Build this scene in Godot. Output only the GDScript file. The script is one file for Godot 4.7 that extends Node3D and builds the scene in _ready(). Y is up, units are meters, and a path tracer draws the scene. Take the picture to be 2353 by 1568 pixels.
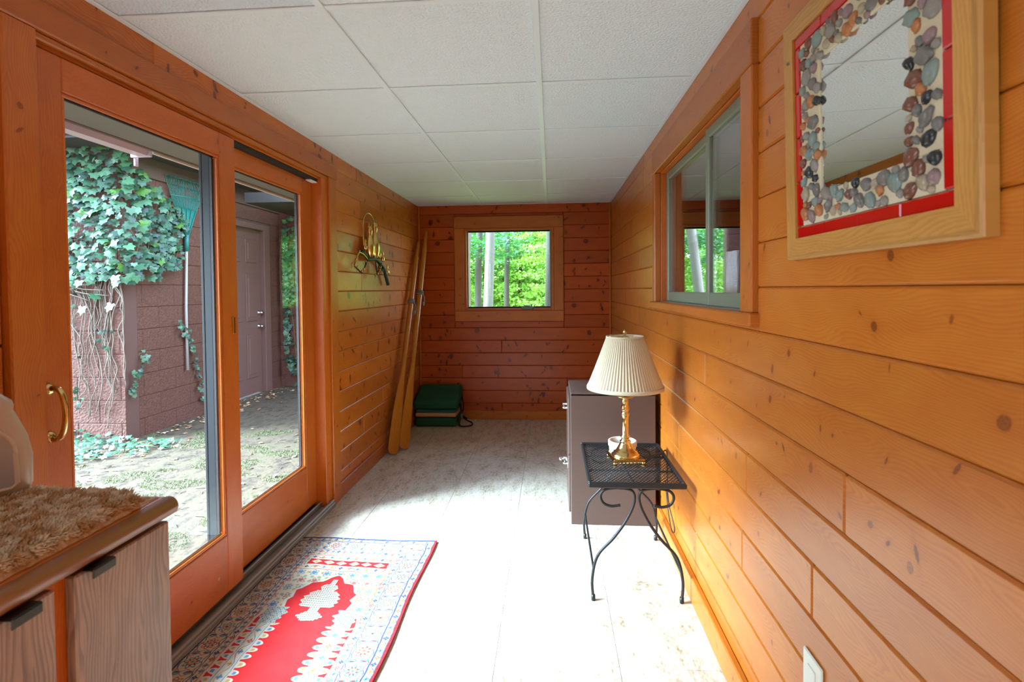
extends Node3D
# Enclosed wood-panelled porch with a sliding glass door. Units are metres, y up, the room runs towards -z.

const XL := -1.336      # face of the left wall
const XR := 0.588       # face of the right wall
const ZB := -5.221      # face of the back wall
const ZN := 2.4         # face of the wall behind the viewer
const H := 2.148        # ceiling height
const ROW := 0.1265     # height of one wall board
const ROW0 := 0.0355    # lowest board joint
const TILE := 0.638     # ceiling tile

var rng := RandomNumberGenerator.new()
var taken := {}
var M := {}

func _ready() -> void:
	rng.seed = 77
	setup_view_and_light()
	make_materials()
	build_floor()
	build_ceiling()
	build_walls()
	build_sliding_door()
	build_back_window()
	build_side_window()
	build_near_window()
	build_outside()
	build_forest()
	build_rug()
	build_left_cabinet()
	build_file_cabinet()
	build_table()
	build_lamp()
	build_mirror()
	build_oars()
	build_cushions()
	build_sculpture()
	build_small_things()


func setup_view_and_light() -> void:
	var cam := Camera3D.new()
	cam.name = "camera"
	var lens := CameraAttributesPhysical.new()
	lens.frustum_focal_length = 18.46
	lens.exposure_aperture = 5.6
	lens.frustum_focus_distance = 3.2
	lens.frustum_near = 0.05
	lens.frustum_far = 400.0
	cam.attributes = lens
	add_child(cam)
	var f := 1206.5
	cam.projection = Camera3D.PROJECTION_FRUSTUM
	cam.near = 0.05
	cam.far = 400.0
	cam.size = 0.05 * 2.0 * 784.0 / f
	cam.frustum_offset = Vector2(0.0, -89.43 / f * 0.05)
	var yaw := 0.075
	var pitch := 0.0238
	var roll := 0.0093
	var fw := Vector3(-sin(yaw) * cos(pitch), -sin(pitch), -cos(yaw) * cos(pitch))
	var ri := Vector3(cos(yaw), 0.0, -sin(yaw))
	var up := ri.cross(fw)
	var ri2 := cos(roll) * ri - sin(roll) * up
	var up2 := sin(roll) * ri + cos(roll) * up
	cam.transform = Transform3D(Basis(ri2, up2, -fw), Vector3(0.0, 1.3, 0.0))
	cam.current = true

	var env := Environment.new()
	env.background_mode = Environment.BG_SKY
	var sky := Sky.new()
	var sm := ProceduralSkyMaterial.new()
	sm.sky_top_color = Color(0.72, 0.85, 1.0)
	sm.sky_horizon_color = Color(0.87, 0.945, 1.0)
	sm.ground_bottom_color = Color(0.35, 0.36, 0.30)
	sm.ground_horizon_color = Color(0.60, 0.62, 0.58)
	sm.sky_energy_multiplier = 1.0
	sky.sky_material = sm
	env.sky = sky
	env.background_energy_multiplier = 3.5
	env.tonemap_mode = Environment.TONE_MAPPER_LINEAR
	env.tonemap_exposure = 3.6
	env.sdfgi_enabled = true
	env.ssao_enabled = true
	env.ssil_enabled = true
	var we := WorldEnvironment.new()
	we.name = "environment"
	we.environment = env
	add_child(we)

	# A veiled summer sun, low over the open side of the yard and very soft.
	var sun := DirectionalLight3D.new()
	sun.name = "sun"
	sun.light_color = Color(0.80, 0.925, 1.0)
	sun.light_energy = 4.8
	sun.light_angular_distance = 38.0
	sun.shadow_enabled = true
	sun.sky_mode = DirectionalLight3D.SKY_MODE_LIGHT_ONLY
	add_child(sun)
	sun.look_at_from_position(Vector3(-5, 4, 2), Vector3(-5, 4, 2) + Vector3(0.90, -0.68, -0.24), Vector3.UP)


# ---------------------------------------------------------------- helpers: nodes

func numbered(n: String) -> String:
	if not taken.has(n):
		taken[n] = 0
		return n
	taken[n] += 1
	return "%s_%03d" % [n, taken[n]]

func tag(o: Node, label: String, category: String, group := "") -> Node:
	o.set_meta("label", label)
	o.set_meta("category", category)
	if group:
		o.set_meta("group", group)
	return o

func thing(called: String, label: String, category: String, at := Vector3.ZERO, group := "") -> Node3D:
	var o := Node3D.new()
	o.name = numbered(called)
	add_child(o)
	o.position = at
	tag(o, label, category, group)
	return o

func struct_node(called: String, at := Vector3.ZERO) -> Node3D:
	var o := Node3D.new()
	o.name = called
	add_child(o)
	o.position = at
	o.set_meta("kind", "structure")
	return o

func new_st() -> SurfaceTool:
	var st := SurfaceTool.new()
	st.begin(Mesh.PRIMITIVE_TRIANGLES)
	return st

func finish(st: SurfaceTool) -> ArrayMesh:
	st.generate_normals()
	return st.commit()

func put(called: String, mesh: Mesh, mat: Material, parent: Node, at := Vector3.ZERO) -> MeshInstance3D:
	var o := MeshInstance3D.new()
	o.mesh = mesh
	o.material_override = mat
	o.position = at
	if parent == self:
		o.name = numbered(called)
		add_child(o)
	else:
		o.name = called
		parent.add_child(o, true)
	return o

func obj(called: String, st: SurfaceTool, mat: Material, parent: Node, at := Vector3.ZERO) -> MeshInstance3D:
	return put(called, finish(st), mat, parent, at)


# ---------------------------------------------------------------- helpers: shapes

func tri(st: SurfaceTool, a: Vector3, b: Vector3, c: Vector3, ua := Vector2.ZERO, ub := Vector2.ZERO, uc := Vector2.ZERO) -> void:
	st.set_uv(ua); st.add_vertex(a)
	st.set_uv(uc); st.add_vertex(c)
	st.set_uv(ub); st.add_vertex(b)

func quad(st: SurfaceTool, a: Vector3, b: Vector3, c: Vector3, d: Vector3, ua := Vector2.ZERO, ub := Vector2.ZERO, uc := Vector2.ZERO, ud := Vector2.ZERO) -> void:
	tri(st, a, b, c, ua, ub, uc)
	tri(st, a, c, d, ua, uc, ud)

func wood_uv(p: Vector3, n: int, g: int, off: Vector2) -> Vector2:
	# u runs along the grain (2 m to the picture), v across it (1 m)
	var a := (n + 1) % 3
	var b := (n + 2) % 3
	if n != g:
		a = g
		b = 3 - n - g
	return Vector2((p[a] + off.x) / 2.0, p[b] + off.y)

# Box from lo to hi with chamfered edges; g is the axis of the grain, uvo where in the wood picture it was cut.
func bbox(st: SurfaceTool, lo: Vector3, hi: Vector3, bev := 0.003, g := 1, uvo := Vector2.ZERO) -> void:
	st.set_smooth_group(-1)
	var c := (lo + hi) * 0.5
	var h := (hi - lo) * 0.5
	bev = minf(bev, minf(h.x, minf(h.y, h.z)) * 0.98)
	var off := Vector2(uvo.x, uvo.y) 
	for n in 3:
		var a := (n + 1) % 3
		var b := (n + 2) % 3
		for s in [-1.0, 1.0]:
			var q: Array[Vector3] = []
			for k in [[-1.0, -1.0], [1.0, -1.0], [1.0, 1.0], [-1.0, 1.0]]:
				var p := Vector3.ZERO
				p[n] = s * h[n]
				p[a] = k[0] * (h[a] - bev)
				p[b] = k[1] * (h[b] - bev)
				q.append(p)
			if s < 0.0:
				q.reverse()
			quad(st, c + q[0], c + q[1], c + q[2], c + q[3], wood_uv(q[0] + h, n, g, off), wood_uv(q[1] + h, n, g, off), wood_uv(q[2] + h, n, g, off), wood_uv(q[3] + h, n, g, off))
	if bev <= 0.0:
		return
	for n in 3:      # edges along axis n
		var a := (n + 1) % 3
		var b := (n + 2) % 3
		for sa in [-1.0, 1.0]:
			for sb in [-1.0, 1.0]:
				var p: Array[Vector3] = []
				for k in [[-1.0, 0], [1.0, 0], [1.0, 1], [-1.0, 1]]:
					var v := Vector3.ZERO
					v[n] = k[0] * (h[n] - bev)
					v[a] = sa * (h[a] if k[1] == 0 else h[a] - bev)
					v[b] = sb * (h[b] - bev if k[1] == 0 else h[b])
					p.append(v)
				if sa * sb < 0.0:
					p.reverse()
				var un := a
				quad(st, c + p[3], c + p[2], c + p[1], c + p[0], wood_uv(p[3] + h, un, g, off), wood_uv(p[2] + h, un, g, off), wood_uv(p[1] + h, un, g, off), wood_uv(p[0] + h, un, g, off))
	for sx in [-1.0, 1.0]:
		for sy in [-1.0, 1.0]:
			for sz in [-1.0, 1.0]:
				var a := Vector3(sx * h.x, sy * (h.y - bev), sz * (h.z - bev))
				var b := Vector3(sx * (h.x - bev), sy * h.y, sz * (h.z - bev))
				var d := Vector3(sx * (h.x - bev), sy * (h.y - bev), sz * h.z)
				var u := wood_uv(a + h, 0, g, off)
				if sx * sy * sz > 0.0:
					tri(st, c + a, c + b, c + d, u, u, u)
				else:
					tri(st, c + a, c + d, c + b, u, u, u)

func box_obj(called: String, lo: Vector3, hi: Vector3, mat: Material, parent: Node, bev := 0.003, g := 1) -> MeshInstance3D:
	# the node stands at the middle of the box
	var st := new_st()
	var c := (lo + hi) * 0.5
	bbox(st, lo - c, hi - c, bev, g, Vector2(rng.randf() * 2.0, float(rng.randi() % 8) * 0.125))
	return obj(called, st, mat, parent, c)

# Rounded box, m steps to a corner; puff swells it in the middle.
func rbox(st: SurfaceTool, size: Vector3, r: float, m := 3, puff := 0.0) -> void:
	st.set_smooth_group(0)
	var h := size * 0.5
	for n in 3:
		var a := (n + 1) % 3
		var b := (n + 2) % 3
		var la := steps(h[a], r, m)
		var lb := steps(h[b], r, m)
		for s in [-1.0, 1.0]:
			for i in la.size() - 1:
				for j in lb.size() - 1:
					var q: Array[Vector3] = []
					for k in [[0, 0], [1, 0], [1, 1], [0, 1]]:
						var p := Vector3.ZERO
						p[n] = s * h[n]
						p[a] = la[i + k[0]]
						p[b] = lb[j + k[1]]
						var inner := p.clamp(-h + Vector3.ONE * r, h - Vector3.ONE * r)
						p = inner + (p - inner).normalized() * r
						if puff != 0.0:
							var e := (1.0 - pow(absf(p.x / h.x), 2.5)) * (1.0 - pow(absf(p.z / h.z), 2.5))
							p.y += signf(p.y) * puff * e * absf(p.y) / h.y
						q.append(p)
					if s < 0.0:
						q.reverse()
					quad(st, q[0], q[1], q[2], q[3], Vector2(q[0].x, q[0].z), Vector2(q[1].x, q[1].z), Vector2(q[2].x, q[2].z), Vector2(q[3].x, q[3].z))

func steps(h: float, r: float, m: int) -> Array:
	var l := []
	for i in m + 1:
		l.append(-h + r * i / m)
	var mid := 3
	for i in range(1, mid):
		l.append(lerpf(-h + r, h - r, float(i) / mid))
	for i in m + 1:
		l.append(h - r + r * i / m)
	return l

func lathe(st: SurfaceTool, prof: Array, seg := 24, ripple := 0.0, ripples := 0) -> void:
	# prof: Vector2(radius, height) from bottom to top
	st.set_smooth_group(0)
	for i in prof.size() - 1:
		for k in seg:
			var q: Array[Vector3] = []
			for e in [[i, k], [i, k + 1], [i + 1, k + 1], [i + 1, k]]:
				var an: float = TAU * (e[1] % seg) / seg
				var pr: Vector2 = prof[e[0]]
				var rr := pr.x
				if ripples > 0:
					rr *= 1.0 + ripple * cos(an * ripples)
				q.append(Vector3(sin(an) * rr, pr.y, cos(an) * rr))
			var u0 := float(k) / seg
			var u1 := float(k + 1) / seg
			if prof[i].x < 1e-6:
				tri(st, q[0], q[2], q[3])
			elif prof[i + 1].x < 1e-6:
				tri(st, q[0], q[1], q[2])
			else:
				quad(st, q[0], q[1], q[2], q[3], Vector2(u0, prof[i].y), Vector2(u1, prof[i].y), Vector2(u1, prof[i + 1].y), Vector2(u0, prof[i + 1].y))

# Tube through pts; rad holds one radius for each point, or one for all.
func tube(st: SurfaceTool, pts: Array, rad, seg := 8, flat := 1.0) -> void:
	st.set_smooth_group(0)
	var n := pts.size()
	var fr: Array = []
	var t0: Vector3 = (pts[1] - pts[0]).normalized()
	var up := Vector3.UP if absf(t0.y) < 0.9 else Vector3.RIGHT
	var side := t0.cross(up).normalized()
	for i in n:
		var t: Vector3 = (pts[mini(i + 1, n - 1)] - pts[maxi(i - 1, 0)]).normalized()
		side = (side - t * side.dot(t)).normalized()
		var bi := t.cross(side)
		var ring: Array[Vector3] = []
		var r: float = rad[i] if rad is Array else rad
		for k in seg:
			var an := TAU * k / seg
			ring.append(pts[i] + (side * cos(an) * flat + bi * sin(an)) * r)
		fr.append(ring)
	var l := 0.0
	for i in n - 1:
		var l2: float = l + (pts[i + 1] - pts[i]).length()
		for k in seg:
			var k2 := (k + 1) % seg
			quad(st, fr[i][k], fr[i][k2], fr[i + 1][k2], fr[i + 1][k], Vector2(l / 2.0, k * 0.01), Vector2(l / 2.0, k * 0.01 + 0.01), Vector2(l2 / 2.0, k * 0.01 + 0.01), Vector2(l2 / 2.0, k * 0.01))
		l = l2
	for k in range(1, seg - 1):
		tri(st, fr[0][0], fr[0][k + 1], fr[0][k])
		tri(st, fr[n - 1][0], fr[n - 1][k], fr[n - 1][k + 1])

# Outline in x, y pulled from z = z0 to z1.
func extrude(st: SurfaceTool, outline: PackedVector2Array, z0: float, z1: float) -> void:
	st.set_smooth_group(-1)
	if Geometry2D.is_polygon_clockwise(outline):
		outline.reverse()
	var ix := Geometry2D.triangulate_polygon(outline)
	for k in range(0, ix.size(), 3):
		var a := outline[ix[k]]
		var b := outline[ix[k + 1]]
		var c := outline[ix[k + 2]]
		if (b - a).cross(c - a) < 0.0:
			var sw := b
			b = c
			c = sw
		tri(st, Vector3(a.x, a.y, z1), Vector3(b.x, b.y, z1), Vector3(c.x, c.y, z1), a, b, c)
		tri(st, Vector3(a.x, a.y, z0), Vector3(c.x, c.y, z0), Vector3(b.x, b.y, z0), a, c, b)
	for i in outline.size():
		var a := outline[i]
		var b := outline[(i + 1) % outline.size()]
		quad(st, Vector3(a.x, a.y, z0), Vector3(b.x, b.y, z0), Vector3(b.x, b.y, z1), Vector3(a.x, a.y, z1), a, b, b, a)

func smooth_path(ctrl: Array, per := 6) -> Array:
	# Catmull-Rom through the control points
	var out := []
	var n := ctrl.size()
	for i in n - 1:
		var a: Vector3 = ctrl[maxi(i - 1, 0)]
		var b: Vector3 = ctrl[i]
		var c: Vector3 = ctrl[i + 1]
		var d: Vector3 = ctrl[mini(i + 2, n - 1)]
		for k in per:
			out.append(b.cubic_interpolate(c, a, d, float(k) / per))
	out.append(ctrl[n - 1])
	return out


# ---------------------------------------------------------------- materials

func mat(color: Color, rough := 0.6, metal := 0.0) -> StandardMaterial3D:
	var m := StandardMaterial3D.new()
	m.albedo_color = color
	m.roughness = rough
	m.metallic = metal
	return m

func noise(freq: float, sd: int, oct := 3) -> FastNoiseLite:
	var n := FastNoiseLite.new()
	n.seed = sd
	n.frequency = freq
	n.noise_type = FastNoiseLite.TYPE_SIMPLEX_SMOOTH
	n.fractal_octaves = oct
	return n

func tex(w: int, h: int, data: PackedByteArray) -> ImageTexture:
	return ImageTexture.create_from_image(Image.create_from_data(w, h, false, Image.FORMAT_RGB8, data))

# Picture of eight boards, one above the other, each 2 m long and 125 mm wide; it repeats along the grain.
func wood_texture(w: int, h: int, sd: int, early: Color, late: Color, knot: Color, knots: int, ring_step: float, straight: float, contrast: float, knot_size := 1.0) -> ImageTexture:
	var r := RandomNumberGenerator.new()
	r.seed = sd
	var warp := noise(0.55, sd + 1, 2)
	var fib := noise(1.0, sd + 2, 2)
	var blotch := noise(1.6, sd + 3, 2)
	var d := PackedByteArray()
	d.resize(w * h * 3)
	var hs := h / 8
	for s in 8:
		var ks := []
		for i in knots:
			var big := r.randf() < 0.2
			var turn := r.randf_range(-0.9, 0.9)
			ks.append([r.randf() * 2.0, r.randf_range(0.012, 0.113), knot_size * (r.randf_range(0.006, 0.010) if big else r.randf_range(0.0018, 0.0042)), r.randf_range(0.7, 1.3), r.randf_range(0.2, 0.65) if big else r.randf_range(0.3, 1.0), cos(turn), sin(turn), r.randf_range(1.0, 1.5) if big else r.randf_range(1.0, 3.6)])
		var pith := r.randf_range(-0.04, 0.16)
		var off := r.randf() * 50.0
		var tone := r.randf_range(0.93, 1.05)
		var red := r.randf_range(-0.03, 0.03)
		for x in w:
			var xm := 2.0 * x / w
			var an := TAU * x / w
			var cx := cos(an) * 0.9
			var cz := sin(an) * 0.9
			var hx := 0.04 + 0.05 * warp.get_noise_2d(cx * 1.3 + off, cz * 1.3 - off)
			var near := []
			for k in ks:
				var dx: float = xm - k[0]
				if dx > 1.0: dx -= 2.0
				if dx < -1.0: dx += 2.0
				if absf(dx) < k[2] * 9.0 + 0.01:
					near.append([dx, k[1], k[2], k[3], k[4], k[5], k[6], k[7]])
			for yy in hs:
				var ym := 0.125 * yy / hs
				var wy := warp.get_noise_3d(cx * 2.0 + off, ym * 14.0, cz * 2.0) * 0.022
				var dy := ym - pith + wy
				var dist := sqrt(dy * dy + hx * hx) * (1.0 - straight) + absf(dy) * straight
				var kn := 0.0
				var halo := 0.0
				for k in near:
					var ey: float = (ym - k[1]) / k[2]
					var ex: float = k[0] / (k[2] * k[3])
					var ra: float = (ex * k[5] + ey * k[6])
					var rb: float = (-ex * k[6] + ey * k[5]) / k[7]
					var e := ra * ra + rb * rb + 0.35 * fib.get_noise_2d(ex * 1.5 + k[1] * 900.0, ey * 1.5)
					if e < 60.0:
						dist += k[2] * 0.9 * exp(-(ex * ex * 0.09 + ey * ey * 0.22)) * signf(ey + 0.2)
						halo += (exp(-(ex * ex * 0.06 + ey * ey * 0.35)) * 0.4 + exp(-(ra * ra * 0.3 + rb * rb * 0.12)) * 0.6) * k[4]
						if e < 1.5:
							kn = maxf(kn, clampf((1.5 - e) * 1.15, 0.0, 1.0) * (0.75 + 0.25 * sin(sqrt(maxf(e, 0.0)) * 9.0)) * (0.45 + 0.55 * k[4]))
				var g := fposmod(dist / ring_step + blotch.get_noise_2d(cx + off, ym * 30.0) * 0.5, 1.0)
				var band := smoothstep(0.25, 0.88, g) * (1.0 - smoothstep(0.90, 1.0, g))
				var fi := fib.get_noise_3d(cx * 6.0 + off, ym * 420.0, cz * 6.0)
				var bl := blotch.get_noise_3d(cx * 1.2 - off, ym * 9.0, cz * 1.2)
				var t := clampf(band * contrast + fi * 0.13 + bl * 0.22 + halo * 0.55 + 0.08, 0.0, 1.15)
				var cr := lerpf(early.r, late.r, t)
				var cg := lerpf(early.g, late.g, t)
				var cb := lerpf(early.b, late.b, t)
				cr = lerpf(cr, knot.r, kn) * tone
				cg = lerpf(cg, knot.g, kn) * tone * (1.0 - red)
				cb = lerpf(cb, knot.b, kn) * tone * (1.0 - red)
				var o := ((s * hs + yy) * w + x) * 3
				d[o] = int(clampf(cr, 0.0, 1.0) * 255.0)
				d[o + 1] = int(clampf(cg, 0.0, 1.0) * 255.0)
				d[o + 2] = int(clampf(cb, 0.0, 1.0) * 255.0)
	return tex(w, h, d)

# Seamless mottled picture from two layers of noise.
func mottle(size: int, sd: int, f1: float, f2: float, ramp: Gradient, mixing := 0.5, stretch := 1.0) -> ImageTexture:
	var a := noise(1.0, sd, 4)
	var b := noise(1.0, sd + 9, 3)
	var d := PackedByteArray()
	d.resize(size * size * 3)
	var ra := f1 / TAU
	var rb := f2 / TAU
	var cs := PackedFloat32Array()
	var sn := PackedFloat32Array()
	for x in size:
		cs.append(cos(TAU * x / size))
		sn.append(sin(TAU * x / size))
	for y in size:
		for x in size:
			# a torus in three dimensions: near enough seamless
			var pa := Vector3((2.0 + cs[y] * stretch) * cs[x], (2.0 + cs[y] * stretch) * sn[x], sn[y] * stretch)
			var v := a.get_noise_3dv(pa * ra) * (1.0 - mixing) + b.get_noise_3dv(pa * rb) * mixing
			var c := ramp.sample(clampf(0.5 + v * 0.9, 0.0, 1.0))
			var o := (y * size + x) * 3
			d[o] = int(c.r * 255.0)
			d[o + 1] = int(c.g * 255.0)
			d[o + 2] = int(c.b * 255.0)
	return tex(size, size, d)

func ramp(stops: Array) -> Gradient:
	var g := Gradient.new()
	g.offsets = PackedFloat32Array(stops.map(func(s): return s[0]))
	g.colors = PackedColorArray(stops.map(func(s): return s[1]))
	return g

func triplanar(m: StandardMaterial3D, scale: float, world := true) -> StandardMaterial3D:
	m.uv1_triplanar = true
	m.uv1_world_triplanar = world
	m.uv1_scale = Vector3.ONE * scale
	return m

func bumpy(freq: float, sd: int, size := 256) -> NoiseTexture2D:
	var t := NoiseTexture2D.new()
	t.width = size
	t.height = size
	t.seamless = true
	t.noise = noise(freq, sd, 3)
	return t

func make_materials() -> void:
	var pine := wood_texture(2048, 1024, 5, Color8(202, 117, 40), Color8(172, 80, 19), Color8(98, 42, 15), 10, 0.0052, 0.35, 0.34)
	var knotty := wood_texture(2048, 1024, 15, Color8(202, 117, 40), Color8(168, 76, 18), Color8(58, 22, 9), 13, 0.0056, 0.3, 0.36, 2.1)
	M.pine_knotty = mat(Color.WHITE, 0.30)
	M.pine_knotty.albedo_texture = knotty
	M.pine = mat(Color.WHITE, 0.30)
	M.pine.albedo_texture = pine
	M.trim = mat(Color(0.96, 0.93, 0.90), 0.36)
	M.trim.albedo_texture = pine
	M.pine_red = mat(Color(0.90, 0.70, 0.50), 0.30)
	M.pine_red.albedo_texture = knotty
	M.groove = mat(Color8(96, 44, 16), 0.8)
	var fir := wood_texture(1024, 512, 21, Color8(202, 108, 34), Color8(174, 76, 16), Color8(110, 50, 20), 1, 0.004, 0.8, 0.45)
	M.fir = mat(Color.WHITE, 0.38)
	M.fir.albedo_texture = fir
	var pale := wood_texture(1024, 512, 33, Color8(206, 150, 76), Color8(180, 116, 48), Color8(84, 52, 26), 3, 0.006, 0.5, 0.5)
	M.pale_pine = mat(Color.WHITE, 0.45)
	M.pale_pine.albedo_texture = pale
	M.oar = mat(Color(0.92, 0.80, 0.52), 0.35)
	M.oar.albedo_texture = pale
	var walnut := wood_texture(1024, 1024, 41, Color8(168, 132, 114), Color8(96, 66, 54), Color8(60, 40, 32), 0, 0.007, 0.75, 0.5)
	M.walnut = mat(Color.WHITE, 0.38)
	M.walnut.albedo_texture = walnut
	M.nosing = mat(Color8(150, 96, 54), 0.42)

	M.glass = mat(Color(0.02, 0.03, 0.03, 0.02), 0.0)
	M.glass.transparency = BaseMaterial3D.TRANSPARENCY_ALPHA
	M.door_glass = M.glass.duplicate()
	M.door_glass.metallic_specular = 0.3
	M.mirror = mat(Color(0.92, 0.93, 0.93), 0.02, 1.0)
	M.brass = mat(Color(0.84, 0.72, 0.44), 0.24, 1.0)
	M.polished_brass = mat(Color(0.86, 0.76, 0.52), 0.16, 1.0)
	M.sheet_brass = mat(Color(0.93, 0.80, 0.50), 0.24, 0.9)
	M.chrome = mat(Color(0.85, 0.85, 0.86), 0.15, 1.0)
	M.black_iron = mat(Color(0.09, 0.085, 0.09), 0.5)
	M.black_plastic = mat(Color(0.05, 0.05, 0.055), 0.4)
	M.verdigris = mat(Color8(58, 74, 62), 0.5, 0.6)

	M.ceiling_tile = mat(Color(0.89, 0.925, 0.945), 0.95)
	M.ceiling_tile.heightmap_enabled = true
	M.ceiling_tile.heightmap_texture = bumpy(0.06, 3, 512)
	M.ceiling_tile.heightmap_scale = 0.35
	M.ceiling_tile.heightmap_deep_parallax = false
	triplanar(M.ceiling_tile, 2.6)
	M.ceiling_tile_cool = M.ceiling_tile.duplicate()
	M.ceiling_tile_cool.albedo_color = Color(0.845, 0.885, 0.925)
	M.grid = mat(Color(0.89, 0.925, 0.945), 0.5)

	var stone := mottle(1024, 60, 9.0, 46.0, ramp([[0.0, Color8(148, 132, 106)], [0.22, Color8(184, 173, 152)], [0.45, Color8(206, 199, 184)], [0.7, Color8(216, 211, 199)], [1.0, Color8(226, 222, 212)]]), 0.5)
	M.floor = mat(Color(0.97, 0.955, 0.93), 0.42)
	M.floor.albedo_texture = stone
	triplanar(M.floor, 0.62)
	M.floor_base = mat(Color8(120, 102, 80), 0.8)

	M.steel_taupe = mat(Color8(90, 68, 60), 0.38)
	M.steel_gap = mat(Color8(48, 40, 36), 0.6)
	M.sash = mat(Color8(128, 134, 116), 0.42)
	M.sill_metal = mat(Color8(142, 132, 124), 0.42, 0.2)
	M.clad = mat(Color8(17, 18, 20), 0.7)
	M.dark = mat(Color8(34, 30, 28), 0.7)
	M.ivory = mat(Color8(226, 220, 198), 0.4)
	M.white_plastic = mat(Color8(236, 232, 226), 0.4)
	M.house_paint = mat(Color8(70, 62, 56), 0.9)
	M.red_tile = mat(Color8(196, 18, 16), 0.12)
	M.grout = mat(Color8(214, 200, 170), 0.9)
	M.shade = mat(Color8(208, 194, 164), 0.85)
	M.shade.backlight_enabled = true
	M.shade.backlight = Color(0.30, 0.27, 0.21)
	M.green_cloth = mat(Color8(20, 84, 62), 0.85)
	M.teal_cloth = mat(Color8(40, 98, 96), 0.85)
	M.tan_cloth = mat(Color8(196, 150, 112), 0.85)
	M.strap = mat(Color8(30, 36, 34), 0.8)
	M.rope = mat(Color8(120, 124, 122), 0.9)

	var block := mottle(512, 70, 14.0, 90.0, ramp([[0.0, Color8(70, 41, 32)], [0.5, Color8(94, 58, 47)], [1.0, Color8(116, 77, 66)]]), 0.6)
	M.block = mat(Color(1.0, 0.97, 0.93), 0.75)
	M.block.albedo_texture = block
	M.block.heightmap_enabled = true
	M.block.heightmap_texture = bumpy(0.09, 8, 256)
	M.block.heightmap_scale = 0.5
	triplanar(M.block, 1.4)
	M.mortar = mat(Color8(96, 66, 58), 0.9)
	M.brown_paint = mat(Color8(112, 80, 72), 0.5)
	M.fascia = mat(Color8(84, 60, 46), 0.6)
	M.soffit = mat(Color8(104, 98, 86), 0.8)
	M.gutter = mat(Color8(188, 166, 174), 0.4)
	M.drip = mat(Color8(196, 190, 180), 0.5)
	M.shingle = mat(Color8(44, 38, 34), 0.9)

	var soil := mottle(1024, 80, 16.0, 120.0, ramp([[0.0, Color8(34, 26, 18)], [0.30, Color8(60, 46, 32)], [0.46, Color8(80, 65, 46)], [0.72, Color8(90, 76, 57)], [0.8, Color8(64, 60, 28)], [1.0, Color8(54, 56, 21)]]), 0.45)
	M.yard = mat(Color.WHITE, 0.95)
	M.yard.albedo_texture = soil
	triplanar(M.yard, 0.33)
	M.lawn = mat(Color.WHITE, 0.95)
	M.lawn.albedo_texture = mottle(512, 90, 12.0, 60.0, ramp([[0.0, Color8(84, 92, 44)], [0.5, Color8(126, 150, 62)], [1.0, Color8(176, 186, 110)]]), 0.5)
	triplanar(M.lawn, 0.2)
	M.bark = []
	for c in [[Color8(74, 68, 62), Color8(116, 109, 101)], [Color8(40, 36, 30), Color8(74, 68, 58)], [Color8(36, 38, 28), Color8(70, 70, 56)]]:
		var b := mat(Color.WHITE, 0.9)
		b.albedo_texture = mottle(256, 100 + M.bark.size(), 18.0, 70.0, ramp([[0.0, c[0]], [1.0, c[1]]]), 0.5)
		triplanar(b, 1.2, false)
		M.bark.append(b)
	M.vine = mat(Color8(112, 99, 85), 0.85)
	M.twig = mat(Color8(128, 104, 70), 0.85)
	M.ivy = []
	for c in [Color8(30, 74, 46), Color8(38, 86, 52), Color8(52, 98, 60), Color8(64, 108, 72), Color8(72, 120, 42), Color8(24, 56, 36)]:
		var b := mat(c, 0.58)
		b.backlight_enabled = true
		b.backlight = Color(0.16, 0.22, 0.08)
		M.ivy.append(b)
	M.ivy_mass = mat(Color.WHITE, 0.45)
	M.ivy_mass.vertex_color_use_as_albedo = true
	M.dry_leaf = [mat(Color8(176, 120, 84), 0.9), mat(Color8(150, 104, 70), 0.9), mat(Color8(206, 176, 140), 0.9)]
	M.foliage = mat(Color.WHITE, 0.6)
	M.foliage.vertex_color_use_as_albedo = true
	M.foliage.backlight_enabled = true
	M.foliage.backlight = Color(0.75, 0.9, 0.4)
	M.rake_green = mat(Color8(34, 110, 100), 0.45)
	M.rake_handle = mat(Color8(170, 164, 160), 0.5)


# ---------------------------------------------------------------- the room

func build_floor() -> void:
	var st := new_st()
	bbox(st, Vector3(XL - 0.2, -0.12, ZB - 0.2), Vector3(XR + 0.2, -0.004, ZN + 0.2), 0.0)
	var fl := obj("floor", st, M.floor_base, self)
	fl.set_meta("kind", "structure")
	var s := 0.43
	var x0 := -0.205 - s * 3.0
	var z0 := -2.225 - s * 7.0
	for i in 6:
		for j in 19:
			var lo := Vector3(maxf(x0 + s * i, XL - 0.05), -0.006, maxf(z0 + s * j, ZB - 0.02))
			var hi := Vector3(minf(x0 + s * (i + 1), XR + 0.02), 0.0, minf(z0 + s * (j + 1), ZN + 0.02))
			if hi.x - lo.x < 0.03 or hi.z - lo.z < 0.03:
				continue
			var g := 0.0006
			box_obj("floor_tile", lo + Vector3(g, 0, g), hi - Vector3(g, 0, g), M.floor, fl, 0.0012, 0)

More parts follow.
